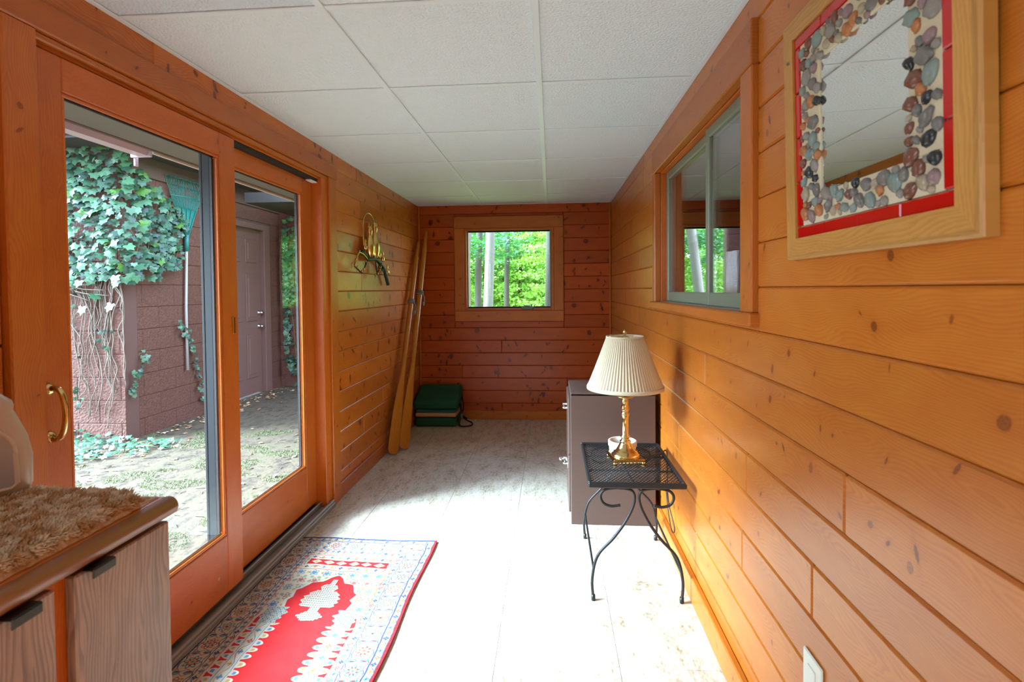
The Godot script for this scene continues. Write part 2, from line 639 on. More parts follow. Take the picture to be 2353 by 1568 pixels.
func build_ceiling() -> void:
	var st := new_st()
	bbox(st, Vector3(XL - 0.14, H + 0.03, ZB - 0.14), Vector3(XR + 0.14, H + 0.16, ZN + 0.14), 0.0)
	var ce := obj("ceiling", st, M.house_paint, self)
	ce.set_meta("kind", "structure")
	var gx := [XL, -0.681, -0.043, XR]
	var gz := []
	for k in range(-6, 6):
		gz.append(-(1.5456 + TILE * k))
	gz.sort()
	gz.push_front(ZB)
	gz.append(ZN)
	for i in 3:
		for j in gz.size() - 1:
			if gz[j + 1] - gz[j] < 0.02:
				continue
			var cool := [i, j] in [[2, 6], [0, 6], [1, 9]]
			box_obj("ceiling_tile", Vector3(gx[i] + 0.004, H + 0.004, gz[j] + 0.004), Vector3(gx[i + 1] - 0.004, H + 0.020, gz[j + 1] - 0.004), M.ceiling_tile_cool if cool else M.ceiling_tile, ce, 0.003, 0)
	for x in [-0.681, -0.043]:
		box_obj("main_runner", Vector3(x - 0.012, H - 0.003, ZB), Vector3(x + 0.012, H + 0.0035, ZN), M.grid, ce, 0.001, 2)
	for z in gz.slice(1, gz.size() - 1):
		for i in 3:
			box_obj("cross_tee", Vector3(gx[i] + 0.012, H - 0.001, z - 0.010), Vector3(gx[i + 1] - 0.012, H + 0.0035, z + 0.010), M.grid, ce, 0.001, 0)
	for x in [XL, XR]:
		box_obj("wall_angle", Vector3(minf(x, x - signf(x) * 0.02), H - 0.002, ZB), Vector3(maxf(x, x - signf(x) * 0.02), H + 0.002, ZN), M.grid, ce, 0.001, 2)
	box_obj("wall_angle", Vector3(XL + 0.02, H - 0.002, ZB), Vector3(XR - 0.02, H + 0.002, ZB + 0.02), M.grid, ce, 0.001, 0)

# One row of tongue-and-groove boards between a0 and a1 along axis ax (0 = x, 2 = z), cut at the given places.
func board_row(parent: Node, ax: int, face: float, into: float, y0: float, y1: float, a0: float, a1: float, cuts: Array, wood: Material = null) -> void:
	var ends := [a0]
	for c in cuts:
		if c > a0 + 0.08 and c < a1 - 0.08:
			ends.append(c)
	ends.append(a1)
	ends.sort()
	for i in ends.size() - 1:
		var lo := Vector3(0, y0 + 0.0007, 0)
		var hi := Vector3(0, y1 - 0.0007, 0)
		lo[ax] = ends[i] + 0.0006
		hi[ax] = ends[i + 1] - 0.0006
		var na := 2 - ax
		lo[na] = minf(face, face + into)
		hi[na] = maxf(face, face + into)
		var st := new_st()
		var c := (lo + hi) * 0.5
		bbox(st, lo - c, hi - c, 0.005, ax, Vector2(rng.randf() * 2.0, float(rng.randi() % 8) * 0.125 + 0.001))
		obj("board", st, wood if wood else M.pine, parent, c)

func rows() -> Array:
	var l := [[0.0, ROW0 + ROW]]
	var k := 1
	while ROW0 + ROW * k < H - 0.02:
		l.append([ROW0 + ROW * k, minf(ROW0 + ROW * (k + 1), H + 0.004)])
		k += 1
	return l

# Wall core: a slab with rectangular openings [a0, a1, y0, y1] cut through, as plain boxes.
func core(ax: int, f0: float, f1: float, a0: float, a1: float, holes: Array) -> SurfaceTool:
	var st := new_st()
	var cuts := [a0, a1]
	for h in holes:
		cuts.append(h[0])
		cuts.append(h[1])
	cuts.sort()
	for i in cuts.size() - 1:
		if cuts[i + 1] - cuts[i] < 0.001:
			continue
		var mid: float = (cuts[i] + cuts[i + 1]) * 0.5
		var spans := [[-0.12, H + 0.16]]
		for h in holes:
			if mid > h[0] and mid < h[1]:
				spans = [[-0.12, h[2]], [h[3], H + 0.16]]
		for s in spans:
			if s[1] - s[0] < 0.001:
				continue
			var lo := Vector3(0, s[0], 0)
			var hi := Vector3(0, s[1], 0)
			lo[ax] = cuts[i]
			hi[ax] = cuts[i + 1]
			lo[2 - ax] = minf(f0, f1)
			hi[2 - ax] = maxf(f0, f1)
			bbox(st, lo, hi, 0.0)
	return st

func build_walls() -> void:
	var t := 0.016
	# left wall: sliding door and, beside the viewer, a window
	var wl := obj("wall_left", core(2, XL - t, XL - 0.13, ZB - 0.13, ZN, [[-3.06, -1.26, -0.02, 1.985], [0.24, 2.12, 0.10, 1.95]]), M.groove, self)
	wl.set_meta("kind", "structure")
	var n := 0
	for r in rows():
		var y0: float = r[0]
		var y1: float = r[1]
		n += 1
		if y1 < 2.07:
			board_row(wl, 2, XL, -t, y0, y1, ZB, -3.165, [[-4.05], [], [-4.62], [-3.62]][n % 4], M.pine_knotty)
			board_row(wl, 2, XL, -t, y0, y1, -1.185, 0.16, [-0.5 if n % 2 else -0.2], M.pine_knotty)
			board_row(wl, 2, XL, -t, y0, y1, 2.20, ZN, [], M.pine_knotty)
		else:
			board_row(wl, 2, XL, -t, y0, y1, ZB, ZN, [-3.55, -1.7, 0.3], M.pine_knotty)
	# right wall: window into the house
	var wr := obj("wall_right", core(2, XR + t, XR + 0.13, ZB - 0.13, ZN, [[-2.97, -1.615, 1.215, 1.945]]), M.groove, self)
	wr.set_meta("kind", "structure")
	var cuts := {7: [-2.066, -0.55], 6: [-2.52, -1.1, 0.4], 5: [-1.635, 0.8], 4: [-2.484, -1.23, 0.2], 3: [-1.671, -0.3], 2: [-2.9, -0.9], 8: [-3.6, -0.2], 9: [-4.2, -0.35], 10: [-4.0], 11: [-3.55, 0.2], 12: [-4.4, -0.6], 13: [-3.9], 14: [-4.55], 1: [-2.2, 0.1], 0: [-1.4]}
	n = 0
	for r in rows():
		var y0: float = r[0]
		var y1: float = r[1]
		var cs: Array = cuts.get(n, [-3.4, -0.9])
		if y1 < 1.19 or y0 > 2.04:
			board_row(wr, 2, XR, t, y0, y1, ZB, ZN, cs)
		else:
			board_row(wr, 2, XR, t, y0, y1, ZB, -3.03, cs)
			board_row(wr, 2, XR, t, y0, y1, -1.55, ZN, cs)
			if y0 < 1.19:
				board_row(wr, 2, XR, t, y0, 1.192, -3.03, -1.55, [])
		n += 1
	# back wall: one window
	var wb := obj("wall_back", core(0, ZB - t, ZB - 0.13, XL - 0.13, XR + 0.13, [[-0.86, 0.012, 1.10, 1.905]]), M.groove, self)
	wb.set_meta("kind", "structure")
	n = 0
	for r in rows():
		var y0: float = r[0]
		var y1: float = r[1]
		if y1 < 0.99 or y0 > 2.03:
			board_row(wb, 0, ZB, -t, y0, y1, XL, XR, [[-0.5], [], [0.15], [-0.9], []][n % 5], M.pine_red)
		else:
			board_row(wb, 0, ZB, -t, y0, y1, XL, -0.966, [], M.pine_red)
			board_row(wb, 0, ZB, -t, y0, y1, 0.122, XR, [], M.pine_red)
			if y0 < 0.985:
				board_row(wb, 0, ZB, -t, y0, 0.985, -0.966, 0.122, [], M.pine_red)
			if y1 > 2.032:
				board_row(wb, 0, ZB, -t, 2.032, y1, -0.966, 0.122, [], M.pine_red)
		n += 1
	# wall behind the viewer
	var wn := obj("wall_near", core(0, ZN, ZN + 0.13, XL - 0.13, XR + 0.13, []), M.groove, self)
	wn.set_meta("kind", "structure")
	for r in rows():
		board_row(wn, 0, ZN - t, t, r[0], r[1], XL, XR, [-0.4])
	# baseboards and the corner strips
	var bl := box_obj("baseboard_left", Vector3(XL, 0, ZB), Vector3(XL + 0.016, 0.098, -3.165), M.trim, self, 0.004, 2)
	var br := box_obj("baseboard_right", Vector3(XR - 0.022, 0, ZB), Vector3(XR, 0.105, ZN), M.trim, self, 0.004, 2)
	var bb := box_obj("baseboard_back", Vector3(XL + 0.016, 0, ZB), Vector3(XR - 0.022, 0.088, ZB + 0.016), M.trim, self, 0.004, 0)
	var bn := box_obj("baseboard_near", Vector3(XL, 0, 0.13), Vector3(XL + 0.016, 0.098, ZN), M.trim, self, 0.004, 2)
	var t1 := box_obj("trim_1", Vector3(XL, 0.098, ZB), Vector3(XL + 0.022, H - 0.003, ZB + 0.022), M.trim, self, 0.008, 1)
	var t2 := box_obj("trim_2", Vector3(XR - 0.022, 0.105, ZB), Vector3(XR, H - 0.003, ZB + 0.022), M.trim, self, 0.008, 1)
	for o in [bl, br, bb, bn, t1, t2]:
		o.set_meta("kind", "structure")

func pane(called: String, lo: Vector3, hi: Vector3, parent: Node, glass: Material = null) -> void:
	var st := new_st()
	var c := (lo + hi) * 0.5
	bbox(st, lo - c, hi - c, 0.0)
	obj(called, st, glass if glass else M.glass, parent, c)

func build_sliding_door() -> void:
	var d := struct_node("door_1")
	# casing on the room side
	box_obj("casing", Vector3(XL - 0.016, 0.0, -3.165), Vector3(XL + 0.019, 1.985, -3.06), M.trim, d, 0.004, 1)
	box_obj("casing", Vector3(XL - 0.016, 0.0, -1.275), Vector3(XL + 0.019, 1.985, -1.185), M.trim, d, 0.004, 1)
	box_obj("casing", Vector3(XL - 0.016, 1.985, -3.175), Vector3(XL + 0.021, 2.065, -1.10), M.trim, d, 0.004, 2)
	box_obj("stop_moulding", Vector3(XL - 0.01, 1.965, -3.06), Vector3(XL + 0.008, 1.985, -1.275), M.trim, d, 0.004, 2)
	# the frame in the wall
	box_obj("jamb", Vector3(XL - 0.13, 0.0, -3.06), Vector3(XL + 0.004, 1.985, -2.985), M.fir, d, 0.003, 1)
	box_obj("jamb", Vector3(XL - 0.13, 0.0, -1.275), Vector3(XL + 0.004, 1.985, -1.262), M.fir, d, 0.003, 1)
	box_obj("head_jamb", Vector3(XL - 0.13, 1.955, -2.985), Vector3(XL - 0.012, 1.985, -1.275), M.fir, d, 0.002, 2)
	box_obj("head_track", Vector3(XL - 0.060, 1.938, -2.985), Vector3(XL - 0.018, 1.955, -1.275), M.dark, d, 0.002, 2)
	box_obj("track_end", Vector3(XL - 0.052, 1.932, -2.984), Vector3(XL - 0.022, 1.940, -2.90), M.grid, d, 0.001, 2)
	# threshold with its rails
	box_obj("threshold", Vector3(XL - 0.16, -0.02, -3.06), Vector3(XL + 0.028, 0.028, -1.2), M.sill_metal, d, 0.006, 2)
	box_obj("threshold_lip", Vector3(XL + 0.004, 0.028, -3.05), Vector3(XL + 0.026, 0.046, -1.2), M.sill_metal, d, 0.006, 2)
	box_obj("rail_track", Vector3(XL - 0.036, 0.028, -3.05), Vector3(XL - 0.026, 0.058, -1.2), M.sill_metal, d, 0.003, 2)
	box_obj("rail_track", Vector3(XL - 0.082, 0.028, -3.05), Vector3(XL - 0.072, 0.050, -1.2), M.clad, d, 0.003, 2)
	leaf(d, "sliding_panel", XL - 0.036, XL - 0.002, -2.152, -1.276, 0.105, 0.105, true)
	leaf(d, "fixed_panel", XL - 0.092, XL - 0.058, -2.985, -2.065, 0.118, 0.105, false)

func leaf(d: Node, called: String, x0: float, x1: float, z0: float, z1: float, s0: float, s1: float, slides: bool) -> void:
	var p := Node3D.new()
	p.name = called
	d.add_child(p)
	var yb := 0.060 if slides else 0.052
	var yt := 1.950
	var g0 := 0.298
	var g1 := 1.856
	s1 = 0.085 if slides else s1
	box_obj("stile", Vector3(x0, yb, z0), Vector3(x1, yt, z0 + s0), M.fir, p, 0.003, 1)
	box_obj("stile", Vector3(x0, yb, z1 - s1), Vector3(x1, yt, z1), M.fir if slides else M.clad, p, 0.003, 1)
	box_obj("bottom_rail", Vector3(x0, yb, z0 + s0), Vector3(x1, g0, z1 - s1), M.fir, p, 0.003, 2)
	box_obj("top_rail", Vector3(x0, g1, z0 + s0), Vector3(x1, yt, z1 - s1), M.fir, p, 0.003, 2)
	# glazing beads
	var b := 0.012
	for xs in [[x1 - 0.010, x1 - 0.003, M.fir], [x0 + 0.002, x0 + 0.009, M.clad]]:
		box_obj("bead", Vector3(xs[0], g0, z0 + s0), Vector3(xs[1], g0 + b, z1 - s1), xs[2], p, 0.003, 2)
		box_obj("bead", Vector3(xs[0], g1 - b, z0 + s0), Vector3(xs[1], g1, z1 - s1), xs[2], p, 0.003, 2)
		box_obj("bead", Vector3(xs[0], g0 + b, z0 + s0), Vector3(xs[1], g1 - b, z0 + s0 + b), xs[2], p, 0.003, 1)
		box_obj("bead", Vector3(xs[0], g0 + b, z1 - s1 - b), Vector3(xs[1], g1 - b, z1 - s1), xs[2], p, 0.003, 1)
	var xm := (x0 + x1) * 0.5
	pane("glass_pane", Vector3(xm - 0.003, g0, z0 + s0), Vector3(xm + 0.003, g1, z1 - s1), p, M.door_glass)
	# weather cladding on the yard side
	box_obj("cladding", Vector3(x0 - 0.012, yb, z0), Vector3(x0, yt, z0 + s0), M.clad, p, 0.002, 1)
	box_obj("cladding", Vector3(x0 - 0.012, yb, z1 - s1), Vector3(x0, yt, z1), M.clad, p, 0.002, 1)
	box_obj("cladding", Vector3(x0 - 0.012, yb, z0 + s0), Vector3(x0, g0, z1 - s1), M.clad, p, 0.002, 2)
	box_obj("cladding", Vector3(x0 - 0.012, g1, z0 + s0), Vector3(x0, yt, z1 - s1), M.clad, p, 0.002, 2)
	if not slides:
		return
	# brass bow handle
	var zc := -1.296
	var st := new_st()
	tube(st, smooth_path([Vector3(x1, 1.045, zc), Vector3(x1 + 0.018, 1.049, zc), Vector3(x1 + 0.036, 1.039, zc), Vector3(x1 + 0.046, 1.003, zc), Vector3(x1 + 0.047, 0.968, zc), Vector3(x1 + 0.038, 0.928, zc), Vector3(x1 + 0.018, 0.911, zc), Vector3(x1, 0.917, zc)], 5), 0.0072, 10)
	st.set_smooth_group(0)
	for y in [1.045, 0.917]:
		tube(st, [Vector3(x1 - 0.001, y, zc), Vector3(x1 + 0.004, y, zc), Vector3(x1 + 0.010, y, zc)], [0.017, 0.016, 0.008], 14)
	var hd := obj("handle", st, M.polished_brass, p)
	hd.set_meta("label", "polished brass bow handle")
	box_obj("latch", Vector3(x1 - 0.001, 1.125, z0 + 0.028), Vector3(x1 + 0.006, 1.195, z0 + 0.045), M.brass, p, 0.002, 1)
	var pl := new_st()
	tube(pl, [Vector3(x1 - 0.002, 0.150, z0 + 0.17), Vector3(x1 + 0.001, 0.150, z0 + 0.17)], 0.008, 12)
	obj("screw_plug", pl, M.pale_pine, p)

func build_back_window() -> void:
	var w := struct_node("window_1")
	var z := ZB
	box_obj("casing", Vector3(-0.966, 1.915, z - 0.016), Vector3(0.122, 2.032, z + 0.020), M.trim, w, 0.004, 0)
	box_obj("casing", Vector3(-0.966, 0.985, z - 0.016), Vector3(0.122, 1.092, z + 0.020), M.trim, w, 0.004, 0)
	box_obj("casing", Vector3(-0.966, 1.092, z - 0.016), Vector3(-0.868, 1.915, z + 0.018), M.trim, w, 0.004, 1)
	box_obj("casing", Vector3(0.024, 1.092, z - 0.016), Vector3(0.122, 1.915, z + 0.018), M.trim, w, 0.004, 1)
	# jamb liner
	box_obj("jamb", Vector3(-0.868, 1.092, z - 0.11), Vector3(-0.846, 1.915, z + 0.006), M.fir, w, 0.002, 1)
	box_obj("jamb", Vector3(0.002, 1.092, z - 0.11), Vector3(0.024, 1.915, z + 0.006), M.fir, w, 0.002, 1)
	box_obj("jamb", Vector3(-0.846, 1.893, z - 0.11), Vector3(0.002, 1.915, z + 0.006), M.fir, w, 0.002, 0)
	box_obj("jamb", Vector3(-0.846, 1.092, z - 0.11), Vector3(0.002, 1.116, z + 0.006), M.fir, w, 0.002, 0)
	var s := Node3D.new()
	s.name = "sash"
	w.add_child(s)
	var zf := z - 0.035
	for e in [[Vector3(-0.846, 1.116, 0), Vector3(-0.832, 1.893, 0), 1], [Vector3(-0.012, 1.116, 0), Vector3(0.002, 1.893, 0), 1], [Vector3(-0.832, 1.879, 0), Vector3(-0.012, 1.893, 0), 0], [Vector3(-0.832, 1.116, 0), Vector3(-0.012, 1.130, 0), 0]]:
		box_obj("sash_bar", e[0] + Vector3(0, 0, zf - 0.03), e[1] + Vector3(0, 0, zf), M.sash if e[2] == 1 else M.clad, s, 0.002, e[2])
	pane("glass_pane", Vector3(-0.832, 1.130, zf - 0.018), Vector3(-0.012, 1.879, zf - 0.014), s)
	# folding crank
	var st := new_st()
	bbox(st, Vector3(-0.300, 1.100, z + 0.006), Vector3(-0.175, 1.134, z + 0.036), 0.010)
	tube(st, [Vector3(-0.20, 1.130, z + 0.026), Vector3(-0.27, 1.142, z + 0.030)], 0.005, 8)
	tube(st, [Vector3(-0.196, 1.128, z + 0.024), Vector3(-0.196, 1.156, z + 0.024)], 0.006, 8)
	obj("crank", st, M.sash, w)

func build_side_window() -> void:
	var w := struct_node("window_2")
	var x := XR
	box_obj("casing", Vector3(x - 0.020, 1.935, -3.03), Vector3(x + 0.016, 2.065, -1.55), M.trim, w, 0.004, 2)
	box_obj("casing", Vector3(x - 0.018, 1.225, -3.03), Vector3(x + 0.016, 1.935, -2.955), M.trim, w, 0.004, 1)
	box_obj("casing", Vector3(x - 0.018, 1.225, -1.642), Vector3(x + 0.016, 1.935, -1.55), M.trim, w, 0.004, 1)
	box_obj("sill", Vector3(x - 0.030, 1.188, -3.05), Vector3(x + 0.016, 1.226, -1.535), M.trim, w, 0.005, 2)
	box_obj("jamb", Vector3(x + 0.016, 1.215, -2.972), Vector3(x + 0.10, 1.945, -2.955), M.fir, w, 0.002, 1)
	box_obj("jamb", Vector3(x + 0.016, 1.215, -1.642), Vector3(x + 0.10, 1.945, -1.625), M.fir, w, 0.002, 1)
	box_obj("jamb", Vector3(x + 0.016, 1.930, -2.955), Vector3(x + 0.10, 1.945, -1.642), M.fir, w, 0.002, 2)
	box_obj("jamb", Vector3(x + 0.016, 1.215, -2.955), Vector3(x + 0.10, 1.229, -1.642), M.sill_metal, w, 0.002, 2)
	for e in [[-2.955, -2.165, x + 0.046], [-2.165, -1.60, x + 0.030]]:
		var s := Node3D.new()
		s.name = "sash"
		w.add_child(s, true)
		var xa: float = e[2]
		var xb: float = e[2] + 0.034
		var f := 0.040
		var z0: float = e[0]
		var z1: float = e[1]
		box_obj("sash_bar", Vector3(xa, 1.229, z0), Vector3(xb, 1.930, z0 + f), M.sash, s, 0.004, 1)
		box_obj("sash_bar", Vector3(xa, 1.229, z1 - f), Vector3(xb, 1.930, z1), M.sash, s, 0.004, 1)
		box_obj("sash_bar", Vector3(xa, 1.930 - f, z0 + f), Vector3(xb, 1.930, z1 - f), M.sash, s, 0.004, 2)
		box_obj("sash_bar", Vector3(xa, 1.229, z0 + f), Vector3(xb, 1.229 + f * 1.3, z1 - f), M.sash, s, 0.004, 2)
		for k in 2:
			var xg := xa + 0.010 + 0.012 * k
			pane("glass_pane", Vector3(xg, 1.229 + f * 1.3, z0 + f), Vector3(xg + 0.003, 1.930 - f, z1 - f), s)
	# the unlit room of the house behind that window
	var st := new_st()
	bbox(st, Vector3(XR + 0.14, -0.1, -5.0), Vector3(XR + 0.16, 2.6, -3.02), 0.0)
	bbox(st, Vector3(XR + 0.14, -0.1, -1.56), Vector3(XR + 0.16, 2.6, 1.0), 0.0)
	bbox(st, Vector3(XR + 0.14, -0.1, -3.02), Vector3(XR + 0.16, 1.19, -1.56), 0.0)
	bbox(st, Vector3(XR + 0.14, 1.97, -3.02), Vector3(XR + 0.16, 2.6, -1.56), 0.0)
	bbox(st, Vector3(XR + 0.14, -0.2, -5.0), Vector3(4.2, -0.1, 1.0), 0.0)
	bbox(st, Vector3(XR + 0.14, 2.5, -5.0), Vector3(4.2, 2.6, 1.0), 0.0)
	bbox(st, Vector3(4.1, -0.1, -5.0), Vector3(4.2, 2.6, 1.0), 0.0)
	bbox(st, Vector3(XR + 0.14, -0.1, -5.1), Vector3(4.2, 2.6, -5.0), 0.0)
	bbox(st, Vector3(XR + 0.14, -0.1, 1.0), Vector3(4.2, 2.6, 1.1), 0.0)
	obj("wall_house_room", st, M.house_paint, self).set_meta("kind", "structure")

func build_near_window() -> void:
	# tall glazing beside the viewer, just outside the picture; its light fills the near half of the room
	var w := struct_node("window_3")
	var x := XL
	var z0 := 0.24
	var z1 := 2.12
	var y0 := 0.10
	var y1 := 1.95
	box_obj("casing", Vector3(x - 0.016, y1, z0 - 0.08), Vector3(x + 0.018, y1 + 0.10, z1 + 0.08), M.trim, w, 0.004, 2)
	box_obj("casing", Vector3(x - 0.016, y0, z0 - 0.08), Vector3(x + 0.018, y1, z0), M.trim, w, 0.004, 1)
	box_obj("casing", Vector3(x - 0.016, y0, z1), Vector3(x + 0.018, y1, z1 + 0.08), M.trim, w, 0.004, 1)
	var s := Node3D.new()
	s.name = "sash"
	w.add_child(s)
	var zm := (z0 + z1) * 0.5
	for e in [[y0, y1, z0, z0 + 0.05, 1], [y0, y1, z1 - 0.05, z1, 1], [y1 - 0.05, y1, z0 + 0.05, z1 - 0.05, 2], [y0, y0 + 0.06, z0 + 0.05, z1 - 0.05, 2], [y0 + 0.06, y1 - 0.05, zm - 0.03, zm + 0.03, 1]]:
		box_obj("sash_bar", Vector3(x - 0.08, e[0], e[2]), Vector3(x - 0.05, e[1], e[3]), M.fir, s, 0.003, e[4])
	pane("glass_pane", Vector3(x - 0.068, y0 + 0.06, z0 + 0.05), Vector3(x - 0.064, y1 - 0.05, zm - 0.03), s)
	pane("glass_pane", Vector3(x - 0.068, y0 + 0.06, zm + 0.03), Vector3(x - 0.064, y1 - 0.05, z1 - 0.05), s)


# ---------------------------------------------------------------- the yard outside the door

const GX := -4.06       # garage wall that faces the porch
const GZ := -4.70       # garage wall that faces the viewer
const GY := -0.12       # level of the yard

func block_wall(called: String, ax: int, face: float, into: float, a0: float, a1: float, y1: float, hole: Array) -> void:
	var na := 2 - ax
	var holes := [hole] if hole else []
	var st := new_st()
	var cuts := [a0, a1]
	if hole:
		cuts = [a0, hole[0], hole[1], a1]
	for i in cuts.size() - 1:
		var lo := Vector3(0, GY - 0.05, 0)
		var hi := Vector3(0, y1, 0)
		if hole and i == 1:
			lo.y = hole[3]
		lo[ax] = cuts[i]
		hi[ax] = cuts[i + 1]
		lo[na] = minf(face + into * 0.06, face + into)
		hi[na] = maxf(face + into * 0.06, face + into)
		bbox(st, lo, hi, 0.0)
	var w := obj(called, st, M.mortar, self)
	w.set_meta("kind", "structure")
	var c := 0.222
	var l := 0.445
	var row := 0
	var y := 0.05 - c
	var shared := {}
	while y < y1 - 0.02:
		var a := a0 - (l * 0.5 if row % 2 else 0.0)
		while a < a1 - 0.01:
			var s0 := maxf(a, a0)
			var s1 := minf(a + l, a1)
			var ty := minf(y + c, y1)
			var pieces := [[s0, s1]]
			for h in holes:
				if y + c * 0.5 < h[3] and s1 > h[0] and s0 < h[1]:
					pieces = []
					if s0 < h[0] - 0.02:
						pieces.append([s0, h[0]])
					if s1 > h[1] + 0.02:
						pieces.append([h[1], s1])
			for p in pieces:
				if p[1] - p[0] < 0.02:
					continue
				var size := Vector3(0, ty - y - 0.004, 0)
				size[ax] = p[1] - p[0] - 0.002
				size[na] = absf(into) * 0.5
				var key := "%.3f %.3f" % [size[ax], size.y]
				if not shared.has(key):
					var b := new_st()
					bbox(b, -size * 0.5, size * 0.5, 0.004)
					shared[key] = finish(b)
				var at := Vector3(0, (y + ty) * 0.5, 0)
				at[ax] = (p[0] + p[1]) * 0.5
				at[na] = face + into * 0.25
				put("block", shared[key], M.block, w, at)
			a += l
		y += c
		row += 1

func build_outside() -> void:
	var st := new_st()
	bbox(st, Vector3(-40, GY - 0.2, -7.7), Vector3(XL - 0.13, GY, 25), 0.0)
	obj("ground_yard", st, M.yard, self).set_meta("kind", "structure")
	st = new_st()
	bbox(st, Vector3(-60, GY - 0.3, -80), Vector3(60, GY - 0.06, -5.36), 0.0)
	obj("ground_woods", st, M.lawn, self).set_meta("kind", "structure")

	block_wall("wall_garage_front", 0, GZ, -0.16, -9.0, GX, 2.66, [])
	block_wall("wall_garage_side", 2, GX, -0.16, -7.6, GZ - 0.16, 2.66, [-7.30, -6.22, 0.0, 2.24])
	block_wall("wall_garage_far", 0, -7.6, -0.16, GX - 0.4, -1.2, 2.66, [])

	# six-panel door in the garage wall
	var d := struct_node("door_2")
	box_obj("jamb", Vector3(GX - 0.12, GY, -7.30), Vector3(GX + 0.02, 2.24, -7.15), M.brown_paint, d, 0.005, 1)
	box_obj("jamb", Vector3(GX - 0.12, GY, -6.30), Vector3(GX + 0.02, 2.24, -6.22), M.brown_paint, d, 0.005, 1)
	box_obj("jamb", Vector3(GX - 0.12, 2.16, -7.15), Vector3(GX + 0.02, 2.24, -6.30), M.brown_paint, d, 0.005, 2)
	box_obj("door_leaf", Vector3(GX - 0.09, GY + 0.02, -7.145), Vector3(GX - 0.045, 2.155, -6.305), M.brown_paint, d, 0.003, 1)
	for r in [[0.12, 0.72], [0.90, 1.55], [1.70, 2.02]]:
		for c in [[-7.05, -6.78], [-6.67, -6.40]]:
			var pn := box_obj("door_panel", Vector3(GX - 0.046, r[0], c[0]), Vector3(GX - 0.034, r[1], c[1]), M.brown_paint, d, 0.010, 1)
			box_obj("raised_field", Vector3(-0.004, -(r[1] - r[0]) * 0.5 + 0.05, -(c[1] - c[0]) * 0.5 + 0.05), Vector3(0.012, (r[1] - r[0]) * 0.5 - 0.05, (c[1] - c[0]) * 0.5 - 0.05), M.brown_paint, pn, 0.008, 1)
	for y in [0.82, 1.01]:
		var k := new_st()
		tube(k, [Vector3(0, 0, 0), Vector3(0.012, 0, 0), Vector3(0.02, 0, 0), Vector3(0.045, 0, 0), Vector3(0.062, 0, 0), Vector3(0.066, 0, 0)], [0.034, 0.032, 0.012, 0.026, 0.022, 0.006] if y < 0.9 else [0.034, 0.032, 0.026, 0.024, 0.02, 0.006], 16)
		obj("door_knob" if y < 0.9 else "deadbolt", k, M.chrome, d, Vector3(GX - 0.046, y, -7.085))
	# roof edges: the garage
	var e := struct_node("roof_garage")
	box_obj("eave_lining", Vector3(-9.0, 2.66, -7.8), Vector3(-3.62, 2.69, -4.30), M.shingle, e, 0.0, 2)
	box_obj("frieze_board", Vector3(GX, 2.46, -7.6), Vector3(GX + 0.03, 2.66, GZ), M.fascia, e, 0.004, 2)
	box_obj("fascia_board", Vector3(-3.62, 2.60, -7.8), Vector3(-3.59, 2.80, -4.30), M.fascia, e, 0.004, 2)
	box_obj("roof_deck", Vector3(-9.0, 2.69, -7.8), Vector3(-3.60, 2.83, -4.28), M.shingle, e, 0.0, 2)
	# roof edges: the porch itself, with a gutter that ends half-way
	var p := struct_node("roof_porch")
	box_obj("soffit_panel", Vector3(-2.13, 2.072, -6.0), Vector3(XL - 0.13, 2.10, ZN + 0.2), M.soffit, p, 0.0, 2)
	box_obj("fascia_board", Vector3(-2.15, 2.066, -6.0), Vector3(-2.13, 2.20, ZN + 0.2), M.fascia, p, 0.003, 2)
	box_obj("roof_deck", Vector3(-2.15, 2.20, -6.0), Vector3(XR + 0.14, 2.34, ZN + 0.2), M.shingle, p, 0.0, 2)
	box_obj("drip_edge", Vector3(-2.165, 2.056, -6.0), Vector3(-2.15, 2.075, -2.72), M.drip, p, 0.002, 2)
	box_obj("roof_link", Vector3(-3.62, 2.36, -7.8), Vector3(-1.2, 2.48, -6.0), M.shingle, p, 0.0, 2)
	var g := PackedVector2Array([Vector2(0.0, 0.0), Vector2(0.02, -0.075), Vector2(0.085, -0.075), Vector2(0.115, -0.03), Vector2(0.115, 0.02), Vector2(0.110, 0.02), Vector2(0.110, -0.027), Vector2(0.082, -0.070), Vector2(0.024, -0.070), Vector2(0.005, 0.0)])
	var gs := new_st()
	extrude(gs, g, 0.0, 5.0)
	var go := obj("gutter", gs, M.gutter, p, Vector3(-2.152, 2.118, -2.70))
	go.rotation.y = 0.0
	go.scale = Vector3(-1, 1, 1)
	box_obj("gutter_end", Vector3(-2.27, 2.035, -2.712), Vector3(-2.15, 2.142, -2.70), M.gutter, p, 0.003, 1)
	box_obj("gutter_strap", Vector3(-2.262, 1.992, -2.735), Vector3(-2.250, 2.045, -2.712), M.gutter, p, 0.002, 1)

	build_ivy()
	build_yard_growth()
	build_rake()


func leaf_mesh(curl: float) -> ArrayMesh:
	var half := [Vector2(0, -0.90), Vector2(0.24, -0.55), Vector2(0.56, -0.50), Vector2(0.46, -0.14), Vector2(0.62, 0.12), Vector2(0.32, 0.27), Vector2(0, 0.10)]
	var pts := []
	for p in half:
		pts.append(p)
	for i in range(half.size() - 2, 0, -1):
		pts.append(Vector2(-half[i].x, half[i].y))
	var st := new_st()
	st.set_smooth_group(-1)
	var c := Vector3(0, -0.2, 0.03)
	for i in pts.size():
		var a: Vector2 = pts[i]
		var b: Vector2 = pts[(i + 1) % pts.size()]
		var va := Vector3(a.x, a.y, -curl * (a - Vector2(0, -0.2)).length_squared())
		var vb := Vector3(b.x, b.y, -curl * (b - Vector2(0, -0.2)).length_squared())
		tri(st, c, va, vb)
	return finish(st)

